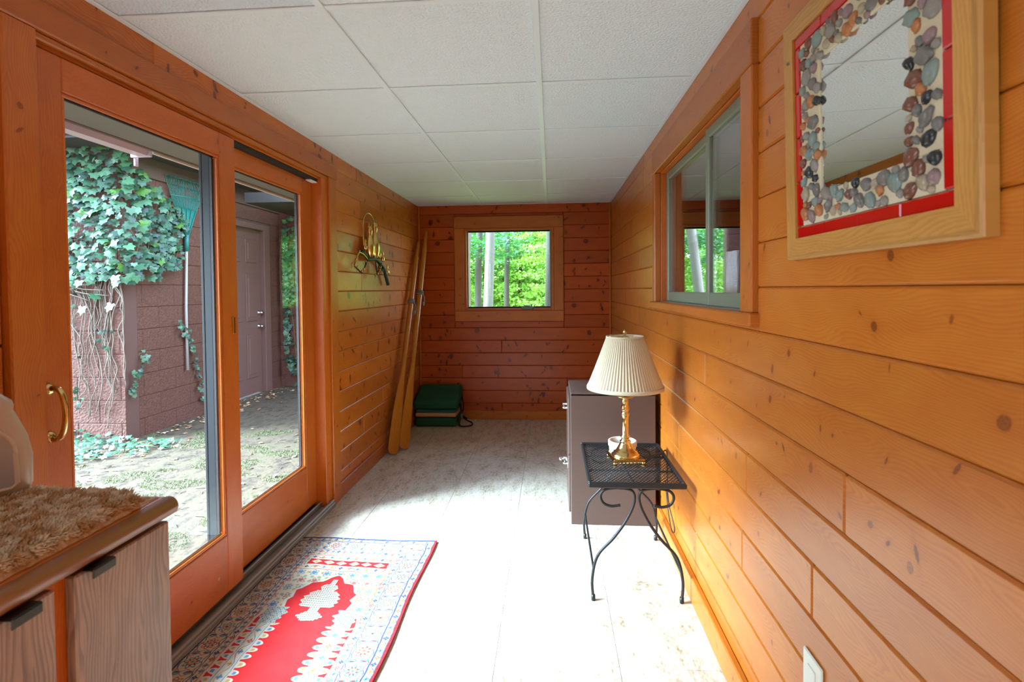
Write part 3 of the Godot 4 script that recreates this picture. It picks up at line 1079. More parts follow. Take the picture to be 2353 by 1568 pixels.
# places: [position, facing, size]. The largest become single leaves, the rest one mass.
func scatter_leaves(parent: Node, places: Array, single: int) -> void:
	var ms := [leaf_mesh(0.12), leaf_mesh(0.28), leaf_mesh(-0.1)]
	var mm := MultiMesh.new()
	mm.transform_format = MultiMesh.TRANSFORM_3D
	mm.use_colors = true
	mm.mesh = ms[0]
	mm.instance_count = maxi(0, places.size() - single)
	for i in places.size():
		var f: Vector3 = places[i][1]
		var z := (f + Vector3(rng.randfn(0, 0.35), rng.randfn(0, 0.3), rng.randfn(0, 0.35))).normalized()
		var y := (Vector3.UP + Vector3(rng.randfn(0, 0.45), 0, rng.randfn(0, 0.45)))
		if absf(z.y) > 0.8:
			y = Vector3(rng.randfn(), 0, rng.randfn())
		y = (y - z * y.dot(z)).normalized()
		var b := Basis(y.cross(z), y, z).scaled(Vector3.ONE * places[i][2])
		var t := Transform3D(b, places[i][0])
		if i < single:
			var o := put("leaf", ms[i % 3], M.ivy[int(pow(rng.randf(), 1.2) * 5.999)], parent)
			o.transform = t
		else:
			mm.set_instance_transform(i - single, t)
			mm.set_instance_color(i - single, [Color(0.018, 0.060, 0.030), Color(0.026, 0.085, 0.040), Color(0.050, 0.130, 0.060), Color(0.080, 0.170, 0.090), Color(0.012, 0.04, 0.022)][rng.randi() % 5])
	if mm.instance_count > 0:
		var o := MultiMeshInstance3D.new()
		o.name = "leaf_mass"
		o.multimesh = mm
		o.material_override = M.ivy_mass
		o.set_meta("kind", "stuff")
		parent.add_child(o)

func vine(parent: Node, called: String, pts: Array, r: float, m: Material) -> void:
	var st := new_st()
	var path := smooth_path(pts, 3)
	var rad := []
	for i in path.size():
		rad.append(lerpf(r, r * 0.55, float(i) / path.size()))
	tube(st, path, rad, 5)
	obj(called, st, m, parent)

func build_ivy() -> void:
	var iv := thing("ivy", "dense green ivy covering the corner of the brown block wall", "ivy", Vector3(GX - 0.1, GY, GZ + 0.05))
	var off := -iv.position
	var big := []
	var n := noise(1.7, 4, 2)
	while big.size() < 640:
		var x := rng.randf_range(-5.15, GX + 0.06)
		var y := rng.randf_range(1.15, 2.68)
		var low := 1.42 + 0.12 * n.get_noise_1d(x * 3.0) + 0.10 * (GX - x)
		if y < low and rng.randf() > 0.06:
			continue
		var bulge := 0.05 + 0.13 * maxf(0.0, n.get_noise_2d(x * 2.0, y * 2.0)) + 0.05 * rng.randf()
		big.append([off + Vector3(x, y, GZ + bulge), Vector3(0.25, 0.5, 1.0), rng.randf_range(0.045, 0.088)])
	while big.size() < 960:
		var z := GZ - rng.randf_range(-0.1, 0.74)
		var t := (GZ - z) / 0.74
		var y := rng.randf_range(1.40, lerpf(2.6, 2.15, clampf(t, 0, 1)))
		if y < 1.45 + 0.1 * n.get_noise_1d(z * 4.0) + 0.22 * pow(maxf(t, 0), 3.0):
			continue
		if rng.randf() < t * 0.35:
			continue
		var bulge := 0.03 + 0.12 * (1.0 - t * 0.7) * rng.randf() + 0.1 * maxf(0.0, n.get_noise_2d(z * 2.0, y * 2.0))
		big.append([off + Vector3(GX + bulge, y, z), Vector3(0.8, 0.5, 0.75), rng.randf_range(0.045, 0.085)])
	# sprigs lower down
	for s in [[Vector3(-4.20, 0.9, GZ + 0.03), 7], [Vector3(-4.62, 0.55, GZ + 0.03), 8], [Vector3(-4.55, 1.2, GZ + 0.03), 5], [Vector3(-4.5, 0.28, GZ + 0.04), 9]]:
		for i in s[1]:
			big.append([off + s[0] + Vector3(rng.randfn(0, 0.06), rng.randfn(0, 0.07), 0.01 + rng.randf() * 0.03), Vector3(0.5, 0.1, 0.8), rng.randf_range(0.024, 0.040)])
	for s in [[Vector3(GX + 0.03, 0.30, -4.72), Vector3(GX + 0.03, 0.50, -4.80), Vector3(GX + 0.03, 0.72, -4.92), 26], [Vector3(GX + 0.03, 0.98, -5.40), Vector3(GX + 0.03, 0.70, -5.60), Vector3(GX + 0.03, 0.0, -5.78), 46]]:
		for i in s[3]:
			var t: float = float(i) / s[3]
			var p: Vector3 = s[0].lerp(s[1], t * 2.0) if t < 0.5 else s[1].lerp(s[2], t * 2.0 - 1.0)
			big.append([off + p + Vector3(rng.randf() * 0.03, rng.randfn(0, 0.025), rng.randfn(0, 0.035)), Vector3(1.0, 0.5, 0.4), rng.randf_range(0.028, 0.048)])
	big.sort_custom(func(a, b): return a[2] > b[2])
	scatter_leaves(iv, big, 300)
	# bare pale stems on the lower wall
	for i in 34:
		var x := -4.06 - rng.randf_range(0.0, 0.95) * (0.5 + 0.5 * rng.randf())
		var pts := []
		var y := rng.randf_range(1.35, 1.6)
		var bottom := rng.randf_range(0.0, 0.95)
		while y > bottom:
			pts.append(off + Vector3(x, y, GZ + 0.012 + rng.randf() * 0.02))
			x = clampf(x + rng.randfn(0.0, 0.035), -5.2, GX + 0.02)
			y -= rng.randf_range(0.08, 0.16)
		if pts.size() > 2:
			vine(iv, "stem", pts, rng.randf_range(0.003, 0.0075), M.vine)
	for i in 10:
		var y := rng.randf_range(1.3, 1.5)
		var x := rng.randf_range(-4.9, -4.3)
		vine(iv, "stem", [off + Vector3(x, y, GZ + 0.05), off + Vector3(x + 0.15, y - 0.03, GZ + 0.07), off + Vector3(x + 0.34, y + rng.randf_range(-0.1, 0.05), GZ + 0.04)], 0.006, M.vine)
	for i in 14:
		var z := GZ - rng.randf_range(0.0, 0.7)
		var y := rng.randf_range(1.8, 2.4)
		vine(iv, "stem", [off + Vector3(GX + 0.03, y, z), off + Vector3(GX + 0.07, y - 0.15, z - 0.04), off + Vector3(GX + 0.04, y - 0.35, z + 0.03)], 0.004, M.twig)
	# the patch at the foot of the wall
	var pt := thing("ground_ivy", "low patch of ivy and dry leaves at the foot of the block wall", "ivy", Vector3(-4.3, GY, -4.2))
	var lo := []
	while lo.size() < 620:
		var p := Vector3(rng.randf_range(-5.3, -3.45), 0, rng.randf_range(-4.72, -3.3))
		var edge := -4.55 + (p.z + 3.5) * -0.75
		if p.x > edge + 0.35 + 0.15 * n.get_noise_1d(p.z * 5.0) + 0.0:
			continue
		p.y = GY + 0.03 + rng.randf() * 0.12 * clampf((-3.9 - p.x) * 2.0, 0.1, 1.0)
		lo.append([p - pt.position, Vector3(0.3, 1.3, 0.5), rng.randf_range(0.03, 0.06)])
	scatter_leaves(pt, lo, 60)
	# ivy on the wall at the end of the yard
	var fv := thing("ivy", "thin ivy trailing on the far wall beyond the garage door", "ivy", Vector3(-3.9, GY, -7.5))
	var fl := []
	for c in [[-3.95, 2.1, 0.16, 0.3, 60], [-3.98, 1.65, 0.14, 0.2, 50], [-4.0, 1.2, 0.1, 0.1, 22], [-3.85, 1.25, 0.14, 0.12, 26], [-3.98, 0.85, 0.06, 0.16, 34], [-3.93, 0.6, 0.05, 0.1, 14], [-3.78, 0.25, 0.12, 0.16, 60]]:
		for i in c[4]:
			fl.append([Vector3(maxf(c[0] + rng.randfn(0, c[2] * 0.7), GX + 0.12), c[1] + rng.randfn(0, c[3] * 0.7), -7.56 + rng.randf() * 0.06) - fv.position, Vector3(0.3, 0.5, 1.0), rng.randf_range(0.045, 0.075)])
	scatter_leaves(fv, fl, 80)
	for x in [-4.0, -3.9, -3.8]:
		vine(fv, "stem", [Vector3(x, 2.2, -7.58) - fv.position, Vector3(x - 0.04, 1.5, -7.57) - fv.position, Vector3(x + 0.05, 0.8, -7.58) - fv.position, Vector3(x + 0.1, 0.0, -7.57) - fv.position], 0.006, M.twig)
	# fallen leaves along the walls
	var dm := MultiMesh.new()
	dm.transform_format = MultiMesh.TRANSFORM_3D
	dm.use_colors = true
	dm.mesh = leaf_mesh(0.35)
	dm.instance_count = 330
	for i in 330:
		var p := Vector3.ZERO
		if i < 130:
			p = Vector3(GX + 0.05 + absf(rng.randfn(0, 0.16)), GY + 0.012, rng.randf_range(-7.4, -4.9))
		elif i < 230:
			p = Vector3(-3.75 + rng.randfn(0, 0.35), GY + 0.05, -4.1 + rng.randfn(0, 0.3))
		else:
			p = Vector3(rng.randf_range(-3.9, -1.7), GY + 0.012, rng.randf_range(-7.2, -1.2))
		var b := Basis(Vector3.UP, rng.randf() * TAU) * Basis(Vector3.RIGHT, -PI / 2 + rng.randfn(0, 0.3))
		dm.set_instance_transform(i, Transform3D(b.scaled(Vector3.ONE * rng.randf_range(0.018, 0.045)), p))
		dm.set_instance_color(i, [Color(0.42, 0.20, 0.09), Color(0.30, 0.14, 0.06), Color(0.60, 0.42, 0.26), Color(0.5, 0.36, 0.2)][rng.randi() % 4])
	var dl := MultiMeshInstance3D.new()
	dl.name = "fallen_leaves"
	dl.multimesh = dm
	dl.material_override = M.ivy_mass
	add_child(dl)
	tag(dl, "scattered dry brown leaves along the foot of the block walls", "leaves")
	dl.set_meta("kind", "stuff")

func build_yard_growth() -> void:
	# tufts of short grass in mossy patches, and bits of twig
	var st := new_st()
	st.set_smooth_group(-1)
	for k in 9:
		var an := k * 2.4
		var b := Vector3(sin(an), 0, cos(an)) * 0.010 * (k % 3)
		var t := b + Vector3(sin(an * 1.7) * 0.012, 0.016 + 0.004 * (k % 4), cos(an * 1.7) * 0.012)
		var w := Vector3(cos(an), 0, -sin(an)) * 0.0016
		tri(st, b - w, b + w, t)
	var mm := MultiMesh.new()
	mm.transform_format = MultiMesh.TRANSFORM_3D
	mm.use_colors = true
	mm.mesh = finish(st)
	var n := noise(0.9, 17, 2)
	var at := []
	while at.size() < 5000:
		var p := Vector3(rng.randf_range(-4.0, -1.6), GY, rng.randf_range(-5.2, -1.6))
		if n.get_noise_2d(p.x * 1.6, p.z * 2.6) > 0.18:
			at.append(p)
	mm.instance_count = at.size()
	for i in at.size():
		mm.set_instance_transform(i, Transform3D(Basis(Vector3.UP, rng.randf() * TAU).scaled(Vector3(1.2, 0.6, 1.2) * rng.randf_range(0.5, 1.2)), at[i]))
		mm.set_instance_color(i, Color(0.10, 0.14, 0.03).lerp(Color(0.18, 0.20, 0.07), rng.randf()))
	var o := MultiMeshInstance3D.new()
	o.name = "grass_tufts"
	o.multimesh = mm
	o.material_override = M.ivy_mass
	add_child(o)
	tag(o, "short grass and moss growing in patches on the sandy yard", "grass")
	o.set_meta("kind", "stuff")
	st = new_st()
	tube(st, [Vector3(-0.5, 0, 0), Vector3(0.0, 0.06, 0.03), Vector3(0.5, 0.0, -0.02)], [0.06, 0.05, 0.03], 4)
	mm = MultiMesh.new()
	mm.transform_format = MultiMesh.TRANSFORM_3D
	mm.use_colors = true
	mm.mesh = finish(st)
	mm.instance_count = 900
	for i in 900:
		var l := rng.randf_range(0.015, 0.07)
		mm.set_instance_transform(i, Transform3D(Basis(Vector3.UP, rng.randf() * TAU).scaled(Vector3(l, l * 0.8, l * 0.8)), Vector3(rng.randf_range(-4.0, -1.6), GY + 0.003, rng.randf_range(-7.3, -1.6))))
		mm.set_instance_color(i, [Color(0.05, 0.035, 0.02), Color(0.09, 0.065, 0.04), Color(0.16, 0.13, 0.09)][rng.randi() % 3])
	o = MultiMeshInstance3D.new()
	o.name = "twig_litter"
	o.multimesh = mm
	o.material_override = M.ivy_mass
	add_child(o)
	tag(o, "bits of twig and bark littering the sandy yard", "litter")
	o.set_meta("kind", "stuff")

func build_rake() -> void:
	var r := thing("leaf_rake", "green plastic leaf rake hanging head up on the brown block wall", "rake", Vector3(GX + 0.03, 0.44, -5.52))
	var st := new_st()
	tube(st, [Vector3(0, 0, 0), Vector3(0, 0.7, 0), Vector3(0, 1.38, -0.03)], 0.014, 10)
	obj("handle", st, M.rake_handle, r)
	st = new_st()
	tube(st, [Vector3(0, 1.32, -0.03), Vector3(0, 1.50, -0.03)], [0.022, 0.027], 12)
	obj("socket", st, M.rake_green, r)
	# solid wedge of the fan with its ribs, then the tines
	st = new_st()
	extrude(st, PackedVector2Array([Vector2(-0.03, 1.48), Vector2(0.03, 1.48), Vector2(0.17, 1.78), Vector2(-0.17, 1.78)]), 0.0, 0.006)
	var fan := obj("fan", st, M.rake_green, r, Vector3(0, 0, -0.03))
	fan.rotation.y = PI / 2
	for k in 5:
		var t := lerpf(-1.0, 1.0, k / 4.0)
		st = new_st()
		tube(st, [Vector3(0.012, 1.48, -0.03 + t * 0.02), Vector3(0.012, 1.78, -0.03 + t * 0.15)], 0.007, 6)
		obj("rib", st, M.rake_green, r)
	for k in 24:
		var t := lerpf(-1.0, 1.0, k / 23.0)
		st = new_st()
		var z0 := -0.03 + t * 0.165
		var z1 := -0.03 + t * 0.30
		tube(st, smooth_path([Vector3(0.004, 1.76, z0), Vector3(0.004, 1.95, lerpf(z0, z1, 0.6)), Vector3(0.006, 2.07, z1), Vector3(0.03, 2.10, z1 + t * 0.005), Vector3(0.07, 2.085, z1 + t * 0.008)], 3), 0.0045, 5)
		obj("tine", st, M.rake_green, r)
	st = new_st()
	tube(st, [Vector3(0.004, 1.90, -0.03 - 0.235), Vector3(0.004, 1.92, -0.03), Vector3(0.004, 1.90, -0.03 + 0.235)], 0.007, 6)
	obj("cross_brace", st, M.rake_green, r)


# ---------------------------------------------------------------- the woods behind the back window

func cluster_mesh() -> ArrayMesh:
	var r := RandomNumberGenerator.new()
	r.seed = 9
	var st := new_st()
	st.set_smooth_group(-1)
	for i in 14:
		var c := Vector3(r.randfn(0, 0.16), r.randfn(0, 0.07), r.randfn(0, 0.16))
		var z := (Vector3(r.randfn(0, 0.5), 1.0, r.randfn(0, 0.5))).normalized()
		var y := Vector3(r.randfn(), 0, r.randfn())
		y = (y - z * y.dot(z)).normalized() * 0.075
		var x := y.cross(z) * 0.62
		tri(st, c - y, c + x, c + y)
		tri(st, c - y, c + y, c - x)
	return finish(st)

func tree(label: String, at: Vector3, r: float, height: float, lean: Vector2, bark: int, crown: Array, group: String) -> void:
	var t := thing("tree", label, "tree", at, group)
	var st := new_st()
	var pts := []
	var rad := []
	for i in 9:
		var f := i / 8.0
		pts.append(Vector3(lean.x * f * height + 0.05 * sin(f * 7.0 + at.x), f * height, lean.y * f * height))
		rad.append(r * (1.0 - 0.45 * f) * (1.25 if i == 0 else 1.0))
	tube(st, smooth_path(pts, 2), smooth_radii(rad, 2), 14)
	obj("trunk", st, M.bark[bark], t)
	for c in crown:
		branch_foliage(t, c[0], c[1], c[2], c[3], c[4])

func smooth_radii(rad: Array, per: int) -> Array:
	var out := []
	for i in rad.size() - 1:
		for k in per:
			out.append(lerpf(rad[i], rad[i + 1], float(k) / per))
	out.append(rad[-1])
	return out

var cluster: ArrayMesh

func branch_foliage(t: Node, centre: Vector3, spread: Vector3, count: int, scale: float, tint: int) -> void:
	var mm := MultiMesh.new()
	mm.transform_format = MultiMesh.TRANSFORM_3D
	mm.use_colors = true
	if cluster == null:
		cluster = cluster_mesh()
	mm.mesh = cluster
	mm.instance_count = count
	var tints := [[Color(0.10, 0.26, 0.05), Color(0.20, 0.42, 0.08)], [Color(0.28, 0.48, 0.11), Color(0.52, 0.66, 0.22)], [Color(0.03, 0.12, 0.05), Color(0.06, 0.20, 0.08)]]
	for i in count:
		var p := Vector3(rng.randfn(), rng.randfn(), rng.randfn()) * 0.55
		p = p.limit_length(1.25)
		p.y = roundf(p.y * 5.0) / 5.0 + rng.randfn(0, 0.035)      # foliage hangs in layers
		var b := Basis(Vector3.UP, rng.randf() * TAU) * Basis(Vector3.RIGHT, rng.randfn(0, 0.25))
		mm.set_instance_transform(i, Transform3D(b.scaled(Vector3.ONE * scale * rng.randf_range(0.7, 1.3)), centre + p * spread))
		mm.set_instance_color(i, tints[tint][0].lerp(tints[tint][1], rng.randf()))
	var o := MultiMeshInstance3D.new()
	o.name = "foliage"
	o.multimesh = mm
	o.material_override = M.foliage
	o.set_meta("kind", "stuff")
	t.add_child(o, true)

func build_forest() -> void:
	var g := GY - 0.06
	tree("pale thick trunk left of centre in the back window", Vector3(-1.36, g, -11.4), 0.115, 9.0, Vector2(0.004, 0), 0, [], "")
	tree("dark slim trunk at the left edge of the back window view", Vector3(-2.0, g, -14.5), 0.10, 10.0, Vector2(0.006, 0), 1, [[Vector3(-0.2, 2.6, 0.6), Vector3(1.5, 0.35, 0.8), 90, 0.8, 2]], "")
	tree("thin straight grey trunk in the middle of the back window view", Vector3(-1.67, g, -20.0), 0.105, 12.0, Vector2(0.0, 0), 1, [[Vector3(-0.5, 3.3, 1.0), Vector3(1.4, 0.6, 0.8), 120, 0.8, 2]], "")
	tree("dark leaning trunk at the right edge of the back window view", Vector3(-0.10, g, -8.2), 0.062, 9.0, Vector2(0.012, 0), 2, [], "")
	tree("young slender dark trunk right of centre in the back window view", Vector3(-1.42, g, -24.0), 0.09, 8.0, Vector2(0.0, 0), 1, [[Vector3(0, 1.6, 0), Vector3(1.3, 1.6, 1.0), 220, 0.9, 0]], "")
	tree("broad pale trunk mirrored in the right window of the side wall", Vector3(-1.93, g, -9.2), 0.17, 10.0, Vector2(-0.03, 0), 0, [], "")
	tree("pale trunk leaning aside mirrored in the left pane of the side wall", Vector3(-2.35, g, -13.0), 0.13, 10.0, Vector2(0.10, 0), 0, [], "")
	# understorey and the sunlit crowns behind
	var k := 0
	var spots := [[-3.0, -24.0, 3.5], [0.6, -22.0, 3.0], [-5.0, -30.0, 5.0], [-1.0, -32.0, 4.5], [2.5, -31.0, 5.0], [-7.0, -21.0, 3.5], [-10.0, -28.0, 5.0], [-3.5, -42.0, 7.0], [1.5, -43.0, 7.0], [-9.0, -42.0, 7.0], [-14.0, -38.0, 7.0], [-5.6, -15.5, 2.4], [5.0, -18.0, 4.0], [9.5, -24.0, 5.5], [4.5, -27.0, 5.0], [13.0, -33.0, 7.0], [7.5, -38.0, 7.0]]
	var said := ["behind the left trunks", "at the right of the window", "far left behind the understorey", "far behind the middle trunk", "far behind the right edge", "seen only mirrored in the side window, nearest", "seen mirrored in the side window, farther back", "deepest in the woods at the left", "deepest in the woods at the right", "deepest in the woods, seen mirrored", "deepest in the woods at the far left", "low and close, mirrored in the side window", "mirrored in the far door pane, nearest", "mirrored in the far door pane, second", "mirrored in the far door pane, behind the nearest", "mirrored in the far door pane, farthest right", "mirrored in the far door pane, deepest"]
	for s in spots:
		var w: float = s[2]
		tree("bright green leafy tree " + said[k], Vector3(s[0], g, s[1]), 0.06 + 0.015 * w, w * 1.9, Vector2(rng.randfn(0, 0.01), 0), 1 + k % 2, [[Vector3(0, w * 1.05, 0), Vector3(w * 0.85, w * 0.9, w * 0.6), 1000, 0.42 + 0.17 * w, 1 if k % 3 else 0], [Vector3(0, w * 0.25, 0.5), Vector3(w * 0.8, w * 0.28, w * 0.5), 480, 0.4 + 0.13 * w, 1]], "leafy trees of the woods")
		k += 1


# ---------------------------------------------------------------- rug

func rug_color(x: float, y: float) -> Color:
	var ivory := Color8(188, 174, 150)
	var red := Color8(182, 8, 12)
	var blue := Color8(82, 118, 148)
	var navy := Color8(46, 58, 92)
	var rust := Color8(178, 84, 62)
	var ochre := Color8(178, 140, 72)
	var green := Color8(128, 150, 120)
	var wine := Color8(120, 28, 40)
	var c := ivory
	var w := 0.745
	var cx := w * 0.5
	var dx := minf(x, w - x)            # from the nearer long side
	var l := 1.5
	var dy := minf(y, l - y)
	var e := minf(dx, dy)
	var along := y if dx < dy else x
	if dx < 0.010:
		return wine if fposmod(y, 0.03) < 0.006 else red
	if e < 0.040:                        # outer guard: small flowers
		return flowers(along, e - 0.025, 0.034, 0.011, [blue, rust, navy, ochre], ivory, navy if e < 0.013 or e > 0.037 else ivory)
	if e < 0.128:                        # main border: rosettes
		if e < 0.043 or e > 0.125:
			return navy
		return rosettes(along, e - 0.084, 0.098, [rust, blue, ochre, green, wine, navy], ivory)
	if e < 0.156:
		return flowers(along, e - 0.142, 0.030, 0.010, [blue, navy, rust, blue], ivory, rust if e > 0.153 else ivory)
	var hx := absf(x - cx)
	if y < 0.178 or y > l - 0.178:
		return flowers(along, y - 0.167, 0.03, 0.007, [ochre, blue, rust, green], ivory, ivory)
	if y < 0.314:                        # panel across the top
		var py := y - 0.246
		if absf(py) > 0.060:
			return rust if absf(py) > 0.064 else ivory
		if absf(py) > 0.030:
			return flowers(x, absf(py) - 0.045, 0.042, 0.010, [navy, rust, blue, ochre], ivory, ivory)
		if hx > 0.195:
			return ivory if hx < 0.20 else flowers(y, hx - 0.207, 0.02, 0.005, [blue, rust, navy, ochre], ivory, ivory)
		var q := fposmod(x - cx, 0.062) - 0.031
		var dia := absf(q) / 0.027 + absf(py) / 0.019
		if dia < 1.0:
			return ochre if dia < 0.45 else ivory
		return red if absf(py) < 0.024 else ivory
	# stepped niche
	var prof := [[0.352, 0.0], [0.372, 0.028], [0.405, 0.052], [0.417, 0.094], [0.470, 0.118], [0.487, 0.138], [0.53, 0.126], [0.552, 0.14], [0.60, 0.132], [0.612, 0.19], [0.66, 0.20], [0.68, 0.206], [1.4, 0.206]]
	var hw := 0.0
	for i in prof.size() - 1:
		if y >= prof[i][0] and y < prof[i + 1][0]:
			hw = lerpf(prof[i][1], prof[i + 1][1], (y - prof[i][0]) / (prof[i + 1][0] - prof[i][0]))
	if y < 0.352 or hx > hw:
		if y > 0.345 and hx < hw + 0.013:
			return ivory
		return rosettes2(x - cx, y, 0.062, [blue, rust, green, ochre, navy], ivory)
	# hanging lamp in the niche
	var ly := y - 0.545
	var lw := 0.0
	if ly > -0.16 and ly < 0.135:
		if ly < -0.12: lw = 0.012
		elif ly < -0.07: lw = 0.040 - absf(ly + 0.095) * 0.6
		elif ly < 0.045: lw = 0.048 + 0.030 * sin((ly + 0.07) * 22.0) + 0.006 * sin(ly * 220.0)
		elif ly < 0.075: lw = 0.020
		else: lw = 0.058 - absf(ly - 0.105) * 1.2 + 0.004 * sin(hx * 500.0)
	if hx < lw:
		if hx > lw - 0.005:
			return ivory
		var v := sin(hx * 330.0) * sin(ly * 240.0)
		return blue if v > 0.45 else (navy if v < -0.80 else (ochre if v < -0.50 else (rust if absf(v) < 0.05 else ivory)))
	if y < 0.60:
		return red_field(red, x, y)
	# columns either side
	var colx := absf(hx - 0.152)
	if y < 0.705:                        # capitals
		var cw := 0.050 - absf(y - 0.64) * 0.30 + 0.006 * sin(y * 190.0)
		if colx < cw:
			var v2 := sin(colx * 310.0) * sin(y * 260.0)
			return blue if v2 > 0.45 else (green if v2 < -0.5 else (navy if absf(v2) < 0.05 else ivory))
		return red_field(red, x, y) if hx > 0.19 or hx < 0.12 else ivory
	if colx < 0.026:
		if absf(colx - 0.019) < 0.0012:
			return blue
		return flowers(y, hx - 0.152, 0.060, 0.012, [blue, rust, blue, ochre], ivory, ivory)
	var tooth := fposmod(y, 0.038) - 0.019
	var tl := 0.030 * sqrt(maxf(0.0, 1.0 - pow(tooth / 0.015, 2.0)))
	var to := colx - 0.026
	if to < tl:
		if absf(tooth) < 0.007 and to < tl * 0.65 and to > 0.006:
			return blue if int(floor(y / 0.038)) % 2 else ochre
		return ivory
	return red_field(red, x, y)

func red_field(red: Color, x: float, y: float) -> Color:
	return red.lerp(Color8(194, 20, 20), 0.5 + 0.5 * sin(y * 61.0 + sin(x * 37.0) * 2.0) * sin(x * 43.0 + y * 17.0))

func flowers(a: float, b: float, step: float, r: float, cols: Array, ground: Color, edge: Color) -> Color:
	var i := int(floor(a / step))
	var u := fposmod(a, step) - step * 0.5
	var an := atan2(b, u)
	var d := sqrt(u * u + b * b) / (r * (0.78 + 0.22 * cos(an * 4.0)))
	if d < 0.35:
		return cols[(i + 2) % 4]
	if d < 1.0:
		return cols[i % 4]
	if absf(b - r * 0.9 * sin(a / step * PI)) < 0.0016:
		return cols[(i + 3) % 4]
	return edge if edge != ground else ground

func rosettes(a: float, b: float, step: float, cols: Array, ground: Color) -> Color:
	var i := int(floor(a / step))
	var u := fposmod(a, step) - step * 0.5
	var an := atan2(b, u)
	var r := sqrt(u * u + b * b)
	var rr := 0.031 * (0.86 + 0.14 * cos(an * 8.0))
	var d := r / rr
	if d < 1.0:
		if d > 0.82:
			return cols[i % 2]
		if d > 0.58:
			return ground if cos(an * 8.0 + 0.6) > -0.3 else cols[(i + 2) % 6]
		if d > 0.46:
			return cols[(i + 1) % 2]
		if d > 0.22:
			return ground if cos(an * 6.0) > 0.0 else cols[2]
		return cols[(i + 4) % 6]
	# leaves and tendrils between the rosettes
	var v := step * 0.5 - absf(u)
	var le := sqrt(pow(v / 0.010, 2.0) + pow((absf(b) - 0.020) / 0.014, 2.0))
	if le < 1.0:
		return cols[1] if le > 0.6 else cols[3 + i % 2]
	if absf(v - 0.010 - 0.006 * sin(b * 160.0)) < 0.0016:
		return cols[0]
	if absf(b) > 0.030 and absf(absf(b) - 0.034 - 0.004 * sin(u * 130.0)) < 0.0016:
		return cols[5]
	return ground

func rosettes2(x: float, y: float, step: float, cols: Array, ground: Color) -> Color:
	var j := int(floor(y / step))
	var u := fposmod(absf(x) + (step * 0.5 if j % 2 else 0.0), step) - step * 0.5
	var v := fposmod(y, step) - step * 0.5
	var an := atan2(v, u)
	var r := sqrt(u * u + v * v) / (0.024 * (0.8 + 0.2 * cos(an * 5.0)))
	if r < 1.0:
		if r > 0.8:
			return cols[(j + 1) % 2]
		if r > 0.45:
			return ground if cos(an * 5.0) > 0.0 else cols[0]
		return cols[(j + 3) % 4]
	if absf(sin(x * 95.0) * sin(y * 88.0)) > 0.72:
		return cols[2 + j % 2]
	if absf(sin(x * 70.0 + y * 60.0)) < 0.05:
		return cols[3]
	return ground

func build_rug() -> void:
	var w := 640
	var h := 1280
	var d := PackedByteArray()
	d.resize(w * h * 3)
	var wob := noise(0.012, 12, 2)
	for y in h:
		for x in w:
			var wx := wob.get_noise_2d(x, y) * 0.004
			var wy := wob.get_noise_2d(x + 900, y) * 0.005
			var c := rug_color(0.745 * x / w + wx, 1.5 * y / h + wy)
			var o := (y * w + x) * 3
			var k := 0.94 + 0.06 * float((x * 7 + y * 13) % 5) / 4.0
			d[o] = int(c.r * 255.0 * k)
			d[o + 1] = int(c.g * 255.0 * k)
			d[o + 2] = int(c.b * 255.0 * k)
	var m := mat(Color.WHITE, 0.95)
	m.albedo_texture = tex(w, h, d)
	m.texture_repeat = false
	var r := thing("rug", "red and ivory oriental prayer rug with floral borders by the sliding door", "rug", Vector3(-0.9725, 0.0, -1.89))
	# pile: a thin slab whose top ripples a little
	var st := new_st()
	st.set_smooth_group(0)
	var nx := 24
	var nz := 40
	var wav := noise(1.3, 6, 2)
	var pt := func(i: int, j: int) -> Vector3:
		var x := -0.3725 + 0.745 * i / nx
		var z := -0.75 + 1.5 * j / nz
		var sway := 0.005 * sin(z * 9.0 + 1.0) * (1.0 if i > nx / 2 else 0.2)
		return Vector3(x + sway * absf(float(i) / nx - 0.5) * 2.0, 0.009 + 0.004 * wav.get_noise_2d(x * 2.0, z * 2.0), z + 0.008 * sin(x * 9.0))
	for i in nx:
		for j in nz:
			var u0 := Vector2(float(i) / nx, float(j) / nz)
			var u1 := Vector2(float(i + 1) / nx, float(j + 1) / nz)
			quad(st, pt.call(i, j), pt.call(i, j + 1), pt.call(i + 1, j + 1), pt.call(i + 1, j), u0, Vector2(u0.x, u1.y), u1, Vector2(u1.x, u0.y))
	obj("pile", st, m, r)
	st = new_st()
	st.set_smooth_group(-1)
	for j in nz:
		for i in [0, nx]:
			var a: Vector3 = pt.call(i, j)
			var b: Vector3 = pt.call(i, j + 1)
			var a0 := Vector3(a.x, 0.001, a.z)
			var b0 := Vector3(b.x, 0.001, b.z)
			if i == 0:
				quad(st, a0, b0, b, a)
			else:
				quad(st, b0, a0, a, b)
	for i in nx:
		for j in [0, nz]:
			var a: Vector3 = pt.call(i, j)
			var b: Vector3 = pt.call(i + 1, j)
			var a0 := Vector3(a.x, 0.001, a.z)
			var b0 := Vector3(b.x, 0.001, b.z)
			if j == 0:
				quad(st, b0, a0, a, b)
			else:
				quad(st, a0, b0, b, a)
	obj("binding", st, mat(Color8(170, 30, 44), 0.9), r)
	# worn fringe at the far end
	st = new_st()
	for i in 60:
		var x := rng.randf_range(-0.36, 0.36)
		var l := rng.randf_range(0.004, 0.016)
		tube(st, [Vector3(x, 0.008, -0.748), Vector3(x + rng.randfn(0, 0.003), 0.003, -0.752 - l)], 0.0012, 4)
	var fr := obj("fringe", st, mat(Color8(222, 210, 190), 0.95), r)
	fr.set_meta("kind", "stuff")


# ---------------------------------------------------------------- furniture and small things

